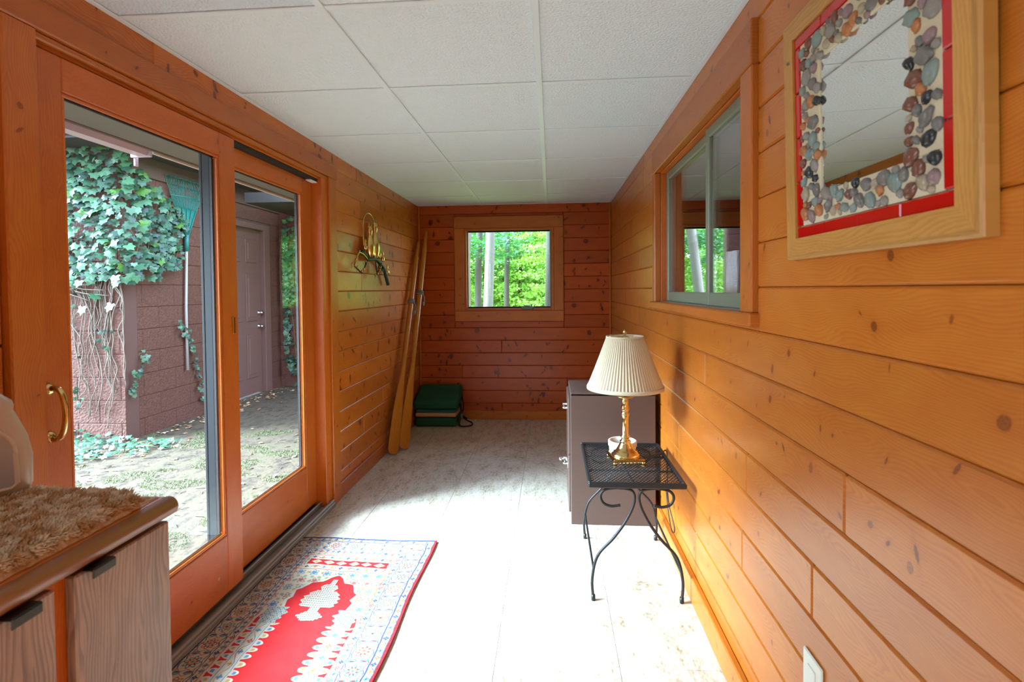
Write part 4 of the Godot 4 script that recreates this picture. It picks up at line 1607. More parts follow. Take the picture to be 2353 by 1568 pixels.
func build_left_cabinet() -> void:
	var xf := -0.762
	var top := 0.888
	var c := thing("base_cabinet", "walnut-grained cabinet with black tab pulls in the left foreground", "cabinet", Vector3(-1.04, 0, -0.55))
	var o := -c.position
	box_obj("body", o + Vector3(XL + 0.02, 0.09, -0.985), o + Vector3(xf - 0.022, 0.852, 0.10), M.fir, c, 0.002, 1)
	box_obj("plinth", o + Vector3(XL + 0.02, 0.0, -0.965), o + Vector3(xf - 0.07, 0.09, 0.10), M.dark, c, 0.002, 2)
	box_obj("worktop", o + Vector3(XL + 0.018, 0.858, -1.0), o + Vector3(xf - 0.015, top, 0.12), M.fir, c, 0.004, 2)
	var st := new_st()
	tube(st, [o + Vector3(xf - 0.012, 0.870, -0.999), o + Vector3(xf - 0.012, 0.870, -0.4), o + Vector3(xf - 0.012, 0.870, 0.119)], 0.0185, 16, 1.0)
	obj("nosing", st, M.nosing, c)
	var doors := [[-0.983, -0.775], [-0.742, -0.475], [-0.442, -0.185], [-0.152, 0.09]]
	for d in doors:
		var s2 := new_st()
		var lo := o + Vector3(xf - 0.022, 0.095, d[0])
		var hi := o + Vector3(xf - 0.002, 0.846, d[1])
		var m := (lo + hi) * 0.5
		bbox(s2, lo - m, hi - m, 0.003, 1, Vector2(rng.randf() * 2.0, rng.randf()))
		var dr := obj("door", s2, M.walnut, c, m)
		var zc: float = (d[0] + d[1]) * 0.5
		var pz: float = (-0.815 if d[0] < -0.9 else (-0.685 if d[0] < -0.6 else zc)) - zc
		var hp := new_st()
		bbox(hp, Vector3(0.004, 0.374, pz - 0.023), Vector3(0.026, 0.379, pz + 0.023), 0.002)
		bbox(hp, Vector3(0.022, 0.362, pz - 0.023), Vector3(0.026, 0.379, pz + 0.023), 0.002)
		obj("tab_pull", hp, M.black_plastic, dr)
	# sheepskin mat on the top
	var mt := thing("fleece_mat", "tan and brown fleece mat lying on the walnut-grained cabinet", "mat", Vector3(-1.06, top, -0.45))
	st = new_st()
	st.set_smooth_group(0)
	var nz := noise(14.0, 31, 3)
	var x0 := -0.25
	var x1 := 0.272
	var z0 := -0.54
	var z1 := 0.52
	var nx := 64
	var nn := 128
	var pt := func(i: int, j: int) -> Vector3:
		var x := lerpf(x0, x1, float(i) / nx)
		var z := lerpf(z0, z1, float(j) / nn)
		var e := minf(minf(x - x0, x1 - x), minf(z - z0, z1 - z))
		# the corner next to the door is cut
		var cut := ((x - x0) / (x1 - x0) - 0.86) / 0.14 + (0.05 - (z - z0)) / 0.05
		var h := 0.016 * sqrt(clampf(e / 0.018, 0.0, 1.0)) + 0.0035 * nz.get_noise_2d(x * 5.0, z * 5.0) * clampf(e / 0.01, 0.0, 1.0)
		if cut > 1.0:
			h = 0.0
		return Vector3(x + 0.004 * nz.get_noise_1d(z * 2.0), maxf(h, 0.0) + 0.001, z + 0.004 * nz.get_noise_1d(x * 2.0 + 40.0))
	for i in nx:
		for j in nn:
			var a: Vector3 = pt.call(i, j)
			var b: Vector3 = pt.call(i, j + 1)
			var d: Vector3 = pt.call(i + 1, j + 1)
			var e: Vector3 = pt.call(i + 1, j)
			quad(st, a, b, d, e)
	var fl := mat(Color.WHITE, 0.95)
	fl.albedo_texture = mottle(512, 55, 22.0, 150.0, ramp([[0.0, Color8(150, 98, 58)], [0.38, Color8(190, 142, 100)], [0.6, Color8(212, 176, 140)], [1.0, Color8(226, 202, 174)]]), 0.45)
	triplanar(fl, 2.2)
	obj("fleece_skin", st, fl, mt)
	# wool tufts
	var tuft := new_st()
	for k in 5:
		var an := k * 1.3
		tube(tuft, [Vector3(sin(an) * 0.001, 0, cos(an) * 0.001), Vector3(sin(an) * 0.003, 0.004, cos(an) * 0.003), Vector3(sin(an) * 0.003 + 0.002, 0.0075, cos(an) * 0.003)], [0.0012, 0.0011, 0.0005], 3)
	var mm := MultiMesh.new()
	mm.transform_format = MultiMesh.TRANSFORM_3D
	mm.use_colors = true
	mm.mesh = finish(tuft)
	var places := []
	for k in 16000:
		var i := rng.randi_range(1, nx - 1)
		var j := rng.randi_range(1, nn - 1)
		var p: Vector3 = pt.call(i, j)
		if p.y < 0.004:
			continue
		var x := p.x + rng.randf_range(-0.004, 0.004)
		var z := p.z + rng.randf_range(-0.004, 0.004)
		places.append(Vector3(x, p.y - 0.002, z))
	mm.instance_count = places.size()
	var shade_n := noise(3.2, 71, 2)
	for k in places.size():
		var p: Vector3 = places[k]
		var out := Vector3(1.2 if p.x > x1 - 0.02 else 0.0, 1.0, -0.8 if p.z < z0 + 0.02 else 0.0)
		var y := (out + Vector3(rng.randfn(0, 0.3), 0, rng.randfn(0, 0.3))).normalized()
		var x := y.cross(Vector3.BACK).normalized()
		mm.set_instance_transform(k, Transform3D(Basis(x, y, x.cross(y)).scaled(Vector3.ONE * rng.randf_range(0.8, 1.5)), p))
		var t := clampf(0.5 + shade_n.get_noise_2d(p.x * 6.0, p.z * 6.0) * 1.3 + rng.randfn(0, 0.12), 0.0, 1.0)
		mm.set_instance_color(k, Color(0.58, 0.31, 0.13).lerp(Color(0.88, 0.72, 0.53), t))
	var wm := mat(Color.WHITE, 0.9)
	wm.vertex_color_use_as_albedo = true
	var fo := MultiMeshInstance3D.new()
	fo.name = "wool"
	fo.multimesh = mm
	fo.material_override = wm
	fo.set_meta("kind", "stuff")
	mt.add_child(fo)
	# detergent jug
	var b := thing("detergent_jug", "beige plastic detergent jug with green cap on the fleece mat", "bottle", Vector3(-1.118, top + 0.019, -0.93))
	b.rotation.y = 0.92
	st = new_st()
	st.set_smooth_group(0)
	var prof := [[0.0, 0.070, 0.046], [0.004, 0.078, 0.052], [0.014, 0.082, 0.056], [0.07, 0.083, 0.057], [0.11, 0.076, 0.055], [0.145, 0.063, 0.051], [0.162, 0.056, 0.046], [0.172, 0.057, 0.045], [0.180, 0.055, 0.042], [0.194, 0.040, 0.034], [0.205, 0.028, 0.028], [0.216, 0.026, 0.026]]
	var seg := 40
	var ring := func(i: int, k: int) -> Vector3:
		var an := TAU * k / seg
		var cx := signf(cos(an)) * pow(absf(cos(an)), 0.62)
		var cz := signf(sin(an)) * pow(absf(sin(an)), 0.62)
		return Vector3(cx * prof[i][1], prof[i][0], -cz * prof[i][2])
	for i in prof.size() - 1:
		for k in seg:
			quad(st, ring.call(i, k), ring.call(i, (k + 1) % seg), ring.call(i + 1, (k + 1) % seg), ring.call(i + 1, k))
	for k in seg:
		tri(st, Vector3.ZERO, ring.call(0, (k + 1) % seg), ring.call(0, k))
	obj("jug_body", st, mat(Color8(190, 164, 144), 0.34), b)
	# arched panel sunk in the face, with a raised rim
	st = new_st()
	var arch := PackedVector2Array()
	for k in 13:
		var an := PI * k / 12.0
		arch.append(Vector2(0.008 + cos(an) * 0.044, 0.085 + sin(an) * 0.050))
	arch.append(Vector2(-0.036, 0.026))
	arch.append(Vector2(-0.028, 0.018))
	arch.append(Vector2(0.046, 0.018))
	arch.append(Vector2(0.054, 0.026))
	extrude(st, arch, 0.050, 0.0605)
	obj("face_panel", st, mat(Color8(158, 148, 146), 0.3), b)
	st = new_st()
	var rim := []
	for p in arch:
		rim.append(Vector3(p.x, p.y, 0.0575))
	rim.append(rim[0])
	tube(st, rim, 0.0045, 8)
	obj("panel_rim", st, mat(Color8(196, 172, 152), 0.34), b)
	st = new_st()
	lathe(st, [Vector2(0.0, 0.210), Vector2(0.032, 0.210), Vector2(0.033, 0.214), Vector2(0.031, 0.238), Vector2(0.028, 0.242), Vector2(0.0, 0.243)], 36, 0.02, 18)
	obj("cap", st, mat(Color8(78, 190, 36), 0.35), b)

func build_file_cabinet() -> void:
	var c := thing("file_cabinet", "taupe steel two-drawer file cabinet behind the black side table", "file cabinet", Vector3(0.325, 0, -3.075))
	var o := -c.position
	var lo := Vector3(0.100, 0.0, -3.265)
	var hi := Vector3(0.560, 0.735, -2.885)
	var st := new_st()
	bbox(st, o + lo + Vector3(0.02, 0.02, 0.012), o + hi - Vector3(0.002, 0.006, 0.012), 0.002)
	obj("carcass", st, M.steel_gap, c)
	for z in [lo.z, hi.z - 0.012]:
		box_obj("side_panel", o + Vector3(lo.x, 0.0, z), o + Vector3(hi.x, hi.y - 0.010, z + 0.012), M.steel_taupe, c, 0.003, 1)
	box_obj("top_panel", o + Vector3(lo.x, hi.y - 0.024, lo.z), o + hi, M.steel_taupe, c, 0.004, 1)
	box_obj("kick_plate", o + Vector3(lo.x + 0.004, 0.0, lo.z + 0.012), o + Vector3(lo.x + 0.02, 0.055, hi.z - 0.012), M.steel_taupe, c, 0.002, 1)
	for y in [[0.062, 0.375], [0.383, 0.700]]:
		var d := box_obj("drawer", o + Vector3(lo.x - 0.012, y[0], lo.z + 0.016), o + Vector3(lo.x + 0.010, y[1], hi.z - 0.016), M.steel_taupe, c, 0.004, 1)
		# square-bowed pull
		var p := new_st()
		tube(p, [Vector3(-0.010, 0.075, -0.05), Vector3(-0.034, 0.075, -0.05), Vector3(-0.034, 0.075, 0.05), Vector3(-0.010, 0.075, 0.05)], 0.006, 8)
		bbox(p, Vector3(-0.014, 0.050, -0.062), Vector3(-0.010, 0.095, 0.062), 0.001)
		obj("pull", p, M.chrome, d)
	st = new_st()
	tube(st, [o + Vector3(lo.x - 0.012, 0.350, -2.93), o + Vector3(lo.x - 0.026, 0.350, -2.93)], 0.010, 14)
	tube(st, [o + Vector3(lo.x - 0.026, 0.350, -2.93), o + Vector3(lo.x - 0.046, 0.350, -2.93)], 0.0025, 6)
	tube(st, [o + Vector3(lo.x - 0.052, 0.350, -2.932), o + Vector3(lo.x - 0.052, 0.350, -2.929)], 0.011, 12)
	obj("lock_and_key", st, M.chrome, c)

func build_table() -> void:
	var x0 := 0.146
	var x1 := 0.546
	var z0 := -2.742
	var z1 := -2.165
	var y := 0.497
	var t := thing("side_table", "black wrought iron side table with mesh top by the right wall", "table", Vector3((x0 + x1) * 0.5, 0, (z0 + z1) * 0.5))
	var o := -t.position
	var st := new_st()
	for e in [[Vector3(x0, y - 0.020, z1 - 0.016), Vector3(x1, y + 0.004, z1)], [Vector3(x0, y - 0.020, z0), Vector3(x1, y + 0.004, z0 + 0.016)], [Vector3(x0, y - 0.020, z0 + 0.016), Vector3(x0 + 0.016, y + 0.004, z1 - 0.016)], [Vector3(x1 - 0.016, y - 0.020, z0 + 0.016), Vector3(x1, y + 0.004, z1 - 0.016)]]:
		bbox(st, o + e[0], o + e[1], 0.005)
	obj("rim", st, M.black_iron, t)
	# expanded metal: two families of flat strands, drawn as rows of long diamonds
	st = new_st()
	st.set_smooth_group(-1)
	var wx := x1 - x0 - 0.024
	var wz := z1 - z0 - 0.024
	var step := 0.0165
	var sl := 0.62
	for f in [-1.0, 1.0]:
		var a := -wz * sl - 0.02
		while a < wx + wz * sl + 0.02:
			# line x = a + f * sl * z, clipped to the top
			var p := []
			for k in 2:
				var z := 0.0 if k == 0 else wz
				p.append(Vector2(a + (f * sl * z if f > 0 else sl * (wz - z) - wz * sl), z))
			var q0: Vector2 = p[0]
			var q1: Vector2 = p[1]
			var d := q1 - q0
			var ta := 0.0
			var tb := 1.0
			var r0 := (0.0 - q0.x) / d.x
			var r1 := (wx - q0.x) / d.x
			ta = maxf(ta, minf(r0, r1))
			tb = minf(tb, maxf(r0, r1))
			if tb > ta:
				var s0 := q0 + d * ta
				var s1 := q0 + d * tb
				tube(st, [o + Vector3(x0 + 0.012 + s0.x, y - 0.004, z0 + 0.012 + s0.y), o + Vector3(x0 + 0.012 + s1.x, y - 0.004, z0 + 0.012 + s1.y)], 0.0021, 4)
			a += step
	var mesh := obj("mesh_top", st, M.black_iron, t)
	mesh.set_meta("kind", "stuff")
	# braces under the top
	for zz in [z0 + 0.19, z1 - 0.19]:
		st = new_st()
		tube(st, [o + Vector3(x0 + 0.01, y - 0.012, zz), o + Vector3(x1 - 0.01, y - 0.012, zz)], 0.005, 6)
		obj("brace", st, M.black_iron, t)
	var prof := [Vector2(0.165, 0.008), Vector2(0.161, 0.091), Vector2(0.184, 0.188), Vector2(0.247, 0.261), Vector2(0.294, 0.326), Vector2(0.327, 0.390), Vector2(0.337, 0.434), Vector2(0.328, 0.462), Vector2(0.302, 0.472), Vector2(0.255, 0.474), Vector2(0.213, 0.465), Vector2(0.197, 0.440), Vector2(0.208, 0.411), Vector2(0.240, 0.398), Vector2(0.278, 0.403)]
	var cx := (x0 + x1) * 0.5
	for zz in [z1 - 0.016, z0 + 0.016]:
		for s in [1.0, -1.0]:
			var pts := []
			for p in prof:
				pts.append(o + Vector3(cx + s * (p.x - 0.346), p.y, zz))
			st = new_st()
			tube(st, smooth_path(pts, 5), 0.0062, 8)
			var lg := obj("leg", st, M.black_iron, t)
			st = new_st()
			lathe(st, [Vector2(0, 0), Vector2(0.0085, 0.0), Vector2(0.0092, 0.006), Vector2(0.0085, 0.024), Vector2(0.0, 0.026)], 10)
			obj("foot_cap", st, M.black_plastic, lg, o + Vector3(cx + s * (0.165 - 0.346), 0.0, zz))
	for s in [1.0, -1.0]:
		st = new_st()
		var x: float = cx + s * (0.167 - 0.346)
		tube(st, [o + Vector3(x, 0.125, z0 + 0.016), o + Vector3(x, 0.125, z1 - 0.016)], 0.005, 8)
		obj("stretcher", st, M.black_iron, t)

func build_lamp() -> void:
	var at := Vector3(0.334, 0.501, -2.43)
	var l := thing("table_lamp", "brass candlestick table lamp with pleated cream shade", "lamp", at)
	var st := new_st()
	st.set_smooth_group(0)
	bbox(st, Vector3(-0.072, 0.016, -0.072), Vector3(0.072, 0.034, 0.072), 0.006)
	var base := obj("base", st, M.polished_brass, l)
	base.rotation.y = 0.12
	for s in [[-1, -1], [1, -1], [1, 1], [-1, 1]]:
		st = new_st()
		lathe(st, [Vector2(0, 0), Vector2(0.007, 0.001), Vector2(0.010, 0.007), Vector2(0.007, 0.013), Vector2(0.009, 0.020), Vector2(0.0, 0.022)], 12)
		obj("foot", st, M.polished_brass, base, Vector3(s[0] * 0.064, 0.0, s[1] * 0.064))
	st = new_st()
	lathe(st, [Vector2(0.0, 0.033), Vector2(0.062, 0.033), Vector2(0.063, 0.040), Vector2(0.056, 0.044), Vector2(0.054, 0.052), Vector2(0.043, 0.058), Vector2(0.034, 0.074), Vector2(0.026, 0.088), Vector2(0.023, 0.094), Vector2(0.026, 0.099), Vector2(0.020, 0.104), Vector2(0.0165, 0.112), Vector2(0.022, 0.117), Vector2(0.0215, 0.122), Vector2(0.0155, 0.128), Vector2(0.0145, 0.20), Vector2(0.0165, 0.216), Vector2(0.0185, 0.220), Vector2(0.0185, 0.228), Vector2(0.014, 0.232), Vector2(0.018, 0.242), Vector2(0.019, 0.252), Vector2(0.0135, 0.272), Vector2(0.0165, 0.277), Vector2(0.0165, 0.286), Vector2(0.012, 0.291), Vector2(0.016, 0.297), Vector2(0.038, 0.302), Vector2(0.040, 0.308), Vector2(0.036, 0.307), Vector2(0.010, 0.303), Vector2(0.0, 0.303)], 32)
	obj("stem", st, M.polished_brass, l)
	st = new_st()
	lathe(st, [Vector2(0.0, 0.303), Vector2(0.009, 0.303), Vector2(0.009, 0.330), Vector2(0.016, 0.335), Vector2(0.017, 0.375), Vector2(0.0, 0.377)], 20)
	obj("socket", st, M.brass, l)
	# harp and the finial it carries
	st = new_st()
	for s in [-1.0, 1.0]:
		tube(st, smooth_path([Vector3(s * 0.012, 0.335, 0), Vector3(s * 0.055, 0.40, 0), Vector3(s * 0.058, 0.48, 0), Vector3(s * 0.03, 0.56, 0), Vector3(0, 0.582, 0)], 4), 0.0022, 6)
	obj("harp", st, M.brass, l)
	st = new_st()
	lathe(st, [Vector2(0.0, 0.580), Vector2(0.008, 0.581), Vector2(0.005, 0.587), Vector2(0.008, 0.592), Vector2(0.010, 0.600), Vector2(0.007, 0.609), Vector2(0.0, 0.613)], 16)
	obj("finial", st, M.polished_brass, l)
	# pleated shade
	st = new_st()
	var prof := []
	for i in 13:
		var f := i / 12.0
		prof.append(Vector2(lerpf(0.170, 0.083, pow(f, 0.93)), lerpf(0.352, 0.578, f)))
	lathe(st, prof, 420, 0.017, 70)
	var sh := obj("shade", st, M.shade, l)
	var hem := mat(Color8(206, 194, 168), 0.85)
	st = new_st()
	lathe(st, [Vector2(0.168, 0.340), Vector2(0.174, 0.340), Vector2(0.1745, 0.350), Vector2(0.172, 0.357), Vector2(0.167, 0.357), Vector2(0.168, 0.340)], 96)
	obj("bottom_hem", st, hem, sh)
	st = new_st()
	lathe(st, [Vector2(0.081, 0.574), Vector2(0.086, 0.574), Vector2(0.086, 0.582), Vector2(0.081, 0.582), Vector2(0.081, 0.574)], 64)
	obj("top_hem", st, hem, sh)
	st = new_st()
	for k in 3:
		var an := TAU * k / 3.0 + 0.4
		tube(st, [Vector3(0, 0.581, 0), Vector3(sin(an) * 0.083, 0.578, cos(an) * 0.083)], 0.0018, 6)
	obj("spider", st, M.brass, l)
	# cord over the table edge and down the wall
	var c := thing("lamp_cord", "dark brown lamp cord running from the lamp to the wall", "cord", Vector3(0.45, 0.5, -2.5))
	var q := -c.position
	st = new_st()
	tube(st, smooth_path([q + Vector3(0.400, 0.505, -2.44), q + Vector3(0.45, 0.5045, -2.50), q + Vector3(0.52, 0.505, -2.56), q + Vector3(0.556, 0.502, -2.60), q + Vector3(0.564, 0.40, -2.62), q + Vector3(0.563, 0.26, -2.60), q + Vector3(0.575, 0.16, -2.52), q + Vector3(0.572, 0.125, -2.56), q + Vector3(0.575, 0.19, -2.66), q + Vector3(0.582, 0.30, -2.75)], 5), 0.0032, 6)
	obj("cord", st, mat(Color8(60, 36, 24), 0.5), c)
	# white tub behind the lamp
	var t := thing("plastic_tub", "round white plastic tub with lid behind the brass lamp", "tub", Vector3(0.340, 0.501, -2.575))
	st = new_st()
	lathe(st, [Vector2(0, 0), Vector2(0.060, 0.0), Vector2(0.063, 0.003), Vector2(0.065, 0.044), Vector2(0.0, 0.044)], 40)
	obj("tub_body", st, M.white_plastic, t)
	st = new_st()
	lathe(st, [Vector2(0.066, 0.036), Vector2(0.069, 0.037), Vector2(0.069, 0.058), Vector2(0.066, 0.061), Vector2(0.058, 0.061), Vector2(0.056, 0.057), Vector2(0.0, 0.057)], 40)
	obj("tub_lid", st, M.white_plastic, t)

func build_mirror() -> void:
	var xw := XR
	var xf := 0.566
	var z0 := -1.312
	var z1 := -0.736
	var y0 := 1.364
	var y1 := 1.914
	var m := thing("wall_mirror", "square pine-framed mirror edged with pebbles and red tiles", "mirror", Vector3(xw, (y0 + y1) * 0.5, (z0 + z1) * 0.5))
	var o := -m.position
	# it hangs from the top and leans out a little
	m.position.x -= 0.0065
	m.rotation.z = 0.022
	# frame: four mitred bars with an eased outer edge (outline in z, y pulled along x)
	var fw := 0.048
	for side in 4:
		var a: Array = [[z0, y0, z1, y0], [z1, y0, z1, y1], [z1, y1, z0, y1], [z0, y1, z0, y0]][side]
		var A := Vector2(a[0], a[1])
		var B := Vector2(a[2], a[3])
		var c := Vector2((z0 + z1) * 0.5, (y0 + y1) * 0.5)
		var ia := A + Vector2(signf(c.x - A.x), signf(c.y - A.y)) * fw
		var ib := B + Vector2(signf(c.x - B.x), signf(c.y - B.y)) * fw
		var st := new_st()
		st.set_smooth_group(-1)
		var v := func(p: Vector2, x: float) -> Vector3: return o + Vector3(x, p.y, p.x)
		var u := func(p: Vector2) -> Vector2: return Vector2((p.x if side % 2 == 0 else p.y) / 2.0 + side * 0.3, (p.y if side % 2 == 0 else p.x))
		# back edge, bevel, face
		var rings := [[A, B, xw], [A, B, xf + 0.004], [A + (ia - A) * 0.10, B + (ib - B) * 0.10, xf], [ia, ib, xf], [ia, ib, xw]]
		for k in rings.size() - 1:
			var r: Array = rings[k]
			var s: Array = rings[k + 1]
			quad(st, v.call(r[0], r[2]), v.call(s[0], s[2]), v.call(s[1], s[2]), v.call(r[1], r[2]), u.call(r[0]), u.call(s[0]), u.call(s[1]), u.call(r[1]))
		var fm: Material = M.pale_pine
		obj("frame_bar", st, fm, m)
	box_obj("backing_board", o + Vector3(xf + 0.012, y0 + fw, z0 + fw), o + Vector3(xw, y1 - fw, z1 - fw), M.grout, m, 0.0, 1)
	var iz0 := z0 + fw
	var iz1 := z1 - fw
	var iy0 := y0 + fw
	var iy1 := y1 - fw
	var tw := 0.026
	# red tiles round the edge
	var xt := xf + 0.004
	for s in 2:
		var ya: float = [iy0, iy1 - tw][s]
		var za: float = [iz0, iz1 - tw][s]
		for k in 4:
			var l := (iz1 - iz0) / 4.0
			box_obj("red_tile", o + Vector3(xt, ya, iz0 + l * k + 0.0012), o + Vector3(xf + 0.014, ya + tw - 0.002, iz0 + l * (k + 1) - 0.0012), M.red_tile, m, 0.002, 2)
		for k in 4:
			var l := (iy1 - iy0 - tw * 2.0) / 4.0
			box_obj("red_tile", o + Vector3(xt, iy0 + tw + l * k + 0.0012, za), o + Vector3(xf + 0.014, iy0 + tw + l * (k + 1) - 0.0012, za + tw - 0.002), M.red_tile, m, 0.002, 1)
	# looking-glass
	var gz0 := -1.160
	var gz1 := -0.884
	var gy0 := 1.500
	var gy1 := 1.778
	box_obj("looking_glass", o + Vector3(xf + 0.0095, gy0 - 0.006, gz0 - 0.006), o + Vector3(xf + 0.013, gy1 + 0.006, gz1 + 0.006), M.mirror, m, 0.0, 1)
	var gb := new_st()
	for e in [[Vector3(xf + 0.006, iy0 + tw, iz0 + tw), Vector3(xf + 0.013, gy0, iz1 - tw)], [Vector3(xf + 0.006, gy1, iz0 + tw), Vector3(xf + 0.013, iy1 - tw, iz1 - tw)], [Vector3(xf + 0.006, gy0, iz0 + tw), Vector3(xf + 0.013, gy1, gz0)], [Vector3(xf + 0.006, gy0, gz1), Vector3(xf + 0.013, gy1, iz1 - tw)]]:
		bbox(gb, o + e[0], o + e[1], 0.001)
	obj("grout_bed", gb, M.grout, m)
	# pebbles set in the grout
	var pm := []
	for k in 3:
		var st := new_st()
		st.set_smooth_group(0)
		var rr := noise(1.1, 40 + k, 2)
		var seg := 10
		var rg := 6
		var pp := func(i: int, j: int) -> Vector3:
			var th := PI * i / rg
			var ph := TAU * (j % seg) / seg
			var d := Vector3(sin(th) * cos(ph), sin(th) * sin(ph), cos(th))
			return d * (1.0 + 0.28 * rr.get_noise_3dv(d * 1.2))
		for i in rg:
			for j in seg:
				if i == 0:
					tri(st, pp.call(0, 0), pp.call(1, j), pp.call(1, j + 1))
				elif i == rg - 1:
					tri(st, pp.call(i, j), pp.call(rg, 0), pp.call(i, j + 1))
				else:
					quad(st, pp.call(i, j), pp.call(i + 1, j), pp.call(i + 1, j + 1), pp.call(i, j + 1))
		pm.append(finish(st))
	var cols := []
	for c in [[Color8(120, 112, 106), Color8(160, 152, 146)], [Color8(92, 88, 86), Color8(142, 136, 130)], [Color8(36, 38, 42), Color8(60, 62, 64)], [Color8(96, 56, 44), Color8(146, 96, 78)], [Color8(142, 128, 106), Color8(190, 176, 150)], [Color8(104, 116, 112), Color8(150, 164, 156)], [Color8(162, 98, 54), Color8(196, 132, 84)], [Color8(120, 92, 96), Color8(164, 140, 140)]]:
		var s := mat(Color.WHITE, 0.22)
		s.albedo_texture = mottle(64, 200 + cols.size(), 10.0, 40.0, ramp([[0.0, c[0]], [1.0, c[1]]]), 0.5)
		triplanar(s, 0.5, false)
		cols.append(s)
	var spots := []
	var tries := 0
	while tries < 6000 and spots.size() < 150:
		tries += 1
		var r := rng.randf_range(0.009, 0.019) if tries < 2500 else rng.randf_range(0.006, 0.010)
		var p := Vector2(rng.randf_range(iz0 + tw + r * 0.8, iz1 - tw - r * 0.8), rng.randf_range(iy0 + tw + r * 0.8, iy1 - tw - r * 0.8))
		if p.x > gz0 - r * 0.35 and p.x < gz1 + r * 0.35 and p.y > gy0 - r * 0.35 and p.y < gy1 + r * 0.35:
			continue
		var ok := true
		for s in spots:
			if p.distance_to(s[0]) < (r + s[1]) * 0.86:
				ok = false
				break
		if ok:
			spots.append([p, r])
	for s in spots:
		var pb := put("pebble", pm[rng.randi() % 3], cols[[0, 0, 1, 1, 2, 3, 3, 4, 5, 5, 6, 7][rng.randi() % 12]], m, o + Vector3(xf + 0.005, s[0].y, s[0].x))
		var b := Basis(Vector3.RIGHT, rng.randf() * PI)
		pb.basis = b * Basis.from_scale(Vector3(minf(s[1] * 0.75, 0.009), s[1] * 1.12, s[1] * rng.randf_range(0.72, 1.0)))

func oar(label: String, foot: Vector3, top: Vector3, face: Vector3) -> void:
	var t := thing("oar", label, "oar", foot, "oars leaning in the corner")
	var l := (top - foot).length()
	var y := (top - foot).normalized()
	var z := (face - y * face.dot(y)).normalized()
	t.basis = Basis(y.cross(z), y, z)
	var sec := [[0.0, 0.020, 0.003], [0.008, 0.042, 0.004], [0.03, 0.053, 0.005], [0.12, 0.056, 0.006], [0.35, 0.050, 0.008], [0.52, 0.038, 0.012], [0.64, 0.026, 0.018], [0.74, 0.021, 0.021], [1.0, 0.0215, 0.0215], [l - 0.62, 0.0225, 0.0225], [l - 0.20, 0.0235, 0.0235], [l - 0.185, 0.023, 0.023], [l - 0.17, 0.0165, 0.0165], [l - 0.09, 0.0185, 0.0185], [l - 0.015, 0.015, 0.015], [l, 0.006, 0.006]]
	var st := new_st()
	st.set_smooth_group(0)
	var seg := 16
	var pt := func(i: int, k: int) -> Vector3:
		var an := TAU * (k % seg) / seg
		return Vector3(cos(an) * sec[i][1], sec[i][0], -sin(an) * sec[i][2])
	for i in sec.size() - 1:
		for k in seg:
			quad(st, pt.call(i, k), pt.call(i, k + 1), pt.call(i + 1, k + 1), pt.call(i + 1, k), Vector2(sec[i][0] / 2.0, k * 0.008), Vector2(sec[i][0] / 2.0, k * 0.008 + 0.008), Vector2(sec[i + 1][0] / 2.0, k * 0.008 + 0.008), Vector2(sec[i + 1][0] / 2.0, k * 0.008))
	obj("blade_and_loom", st, M.oar, t)
	# grey collar with a loop of cord
	st = new_st()
	for k in 3:
		var ring := []
		for i in 17:
			var an := TAU * i / 16.0
			ring.append(Vector3(cos(an) * 0.027, l * 0.665 + k * 0.014, sin(an) * 0.027))
		tube(st, ring, 0.0065, 6)
	tube(st, smooth_path([Vector3(0.026, l * 0.67, 0.01), Vector3(0.045, l * 0.65, 0.02), Vector3(0.04, l * 0.615, 0.022), Vector3(0.028, l * 0.63, 0.024)], 4), 0.006, 6)
	obj("collar", st, M.rope, t)

func build_oars() -> void:
	oar("left of two wooden oars leaning in the corner, blade down", Vector3(-1.255, 0.012, -4.02), Vector3(-1.296, 1.775, -5.075), Vector3(0.85, 0.15, 0.55))
	oar("taller right-hand wooden oar leaning in the corner, blade down", Vector3(-1.205, 0.012, -4.16), Vector3(-1.238, 1.895, -5.17), Vector3(0.85, 0.15, 0.55))

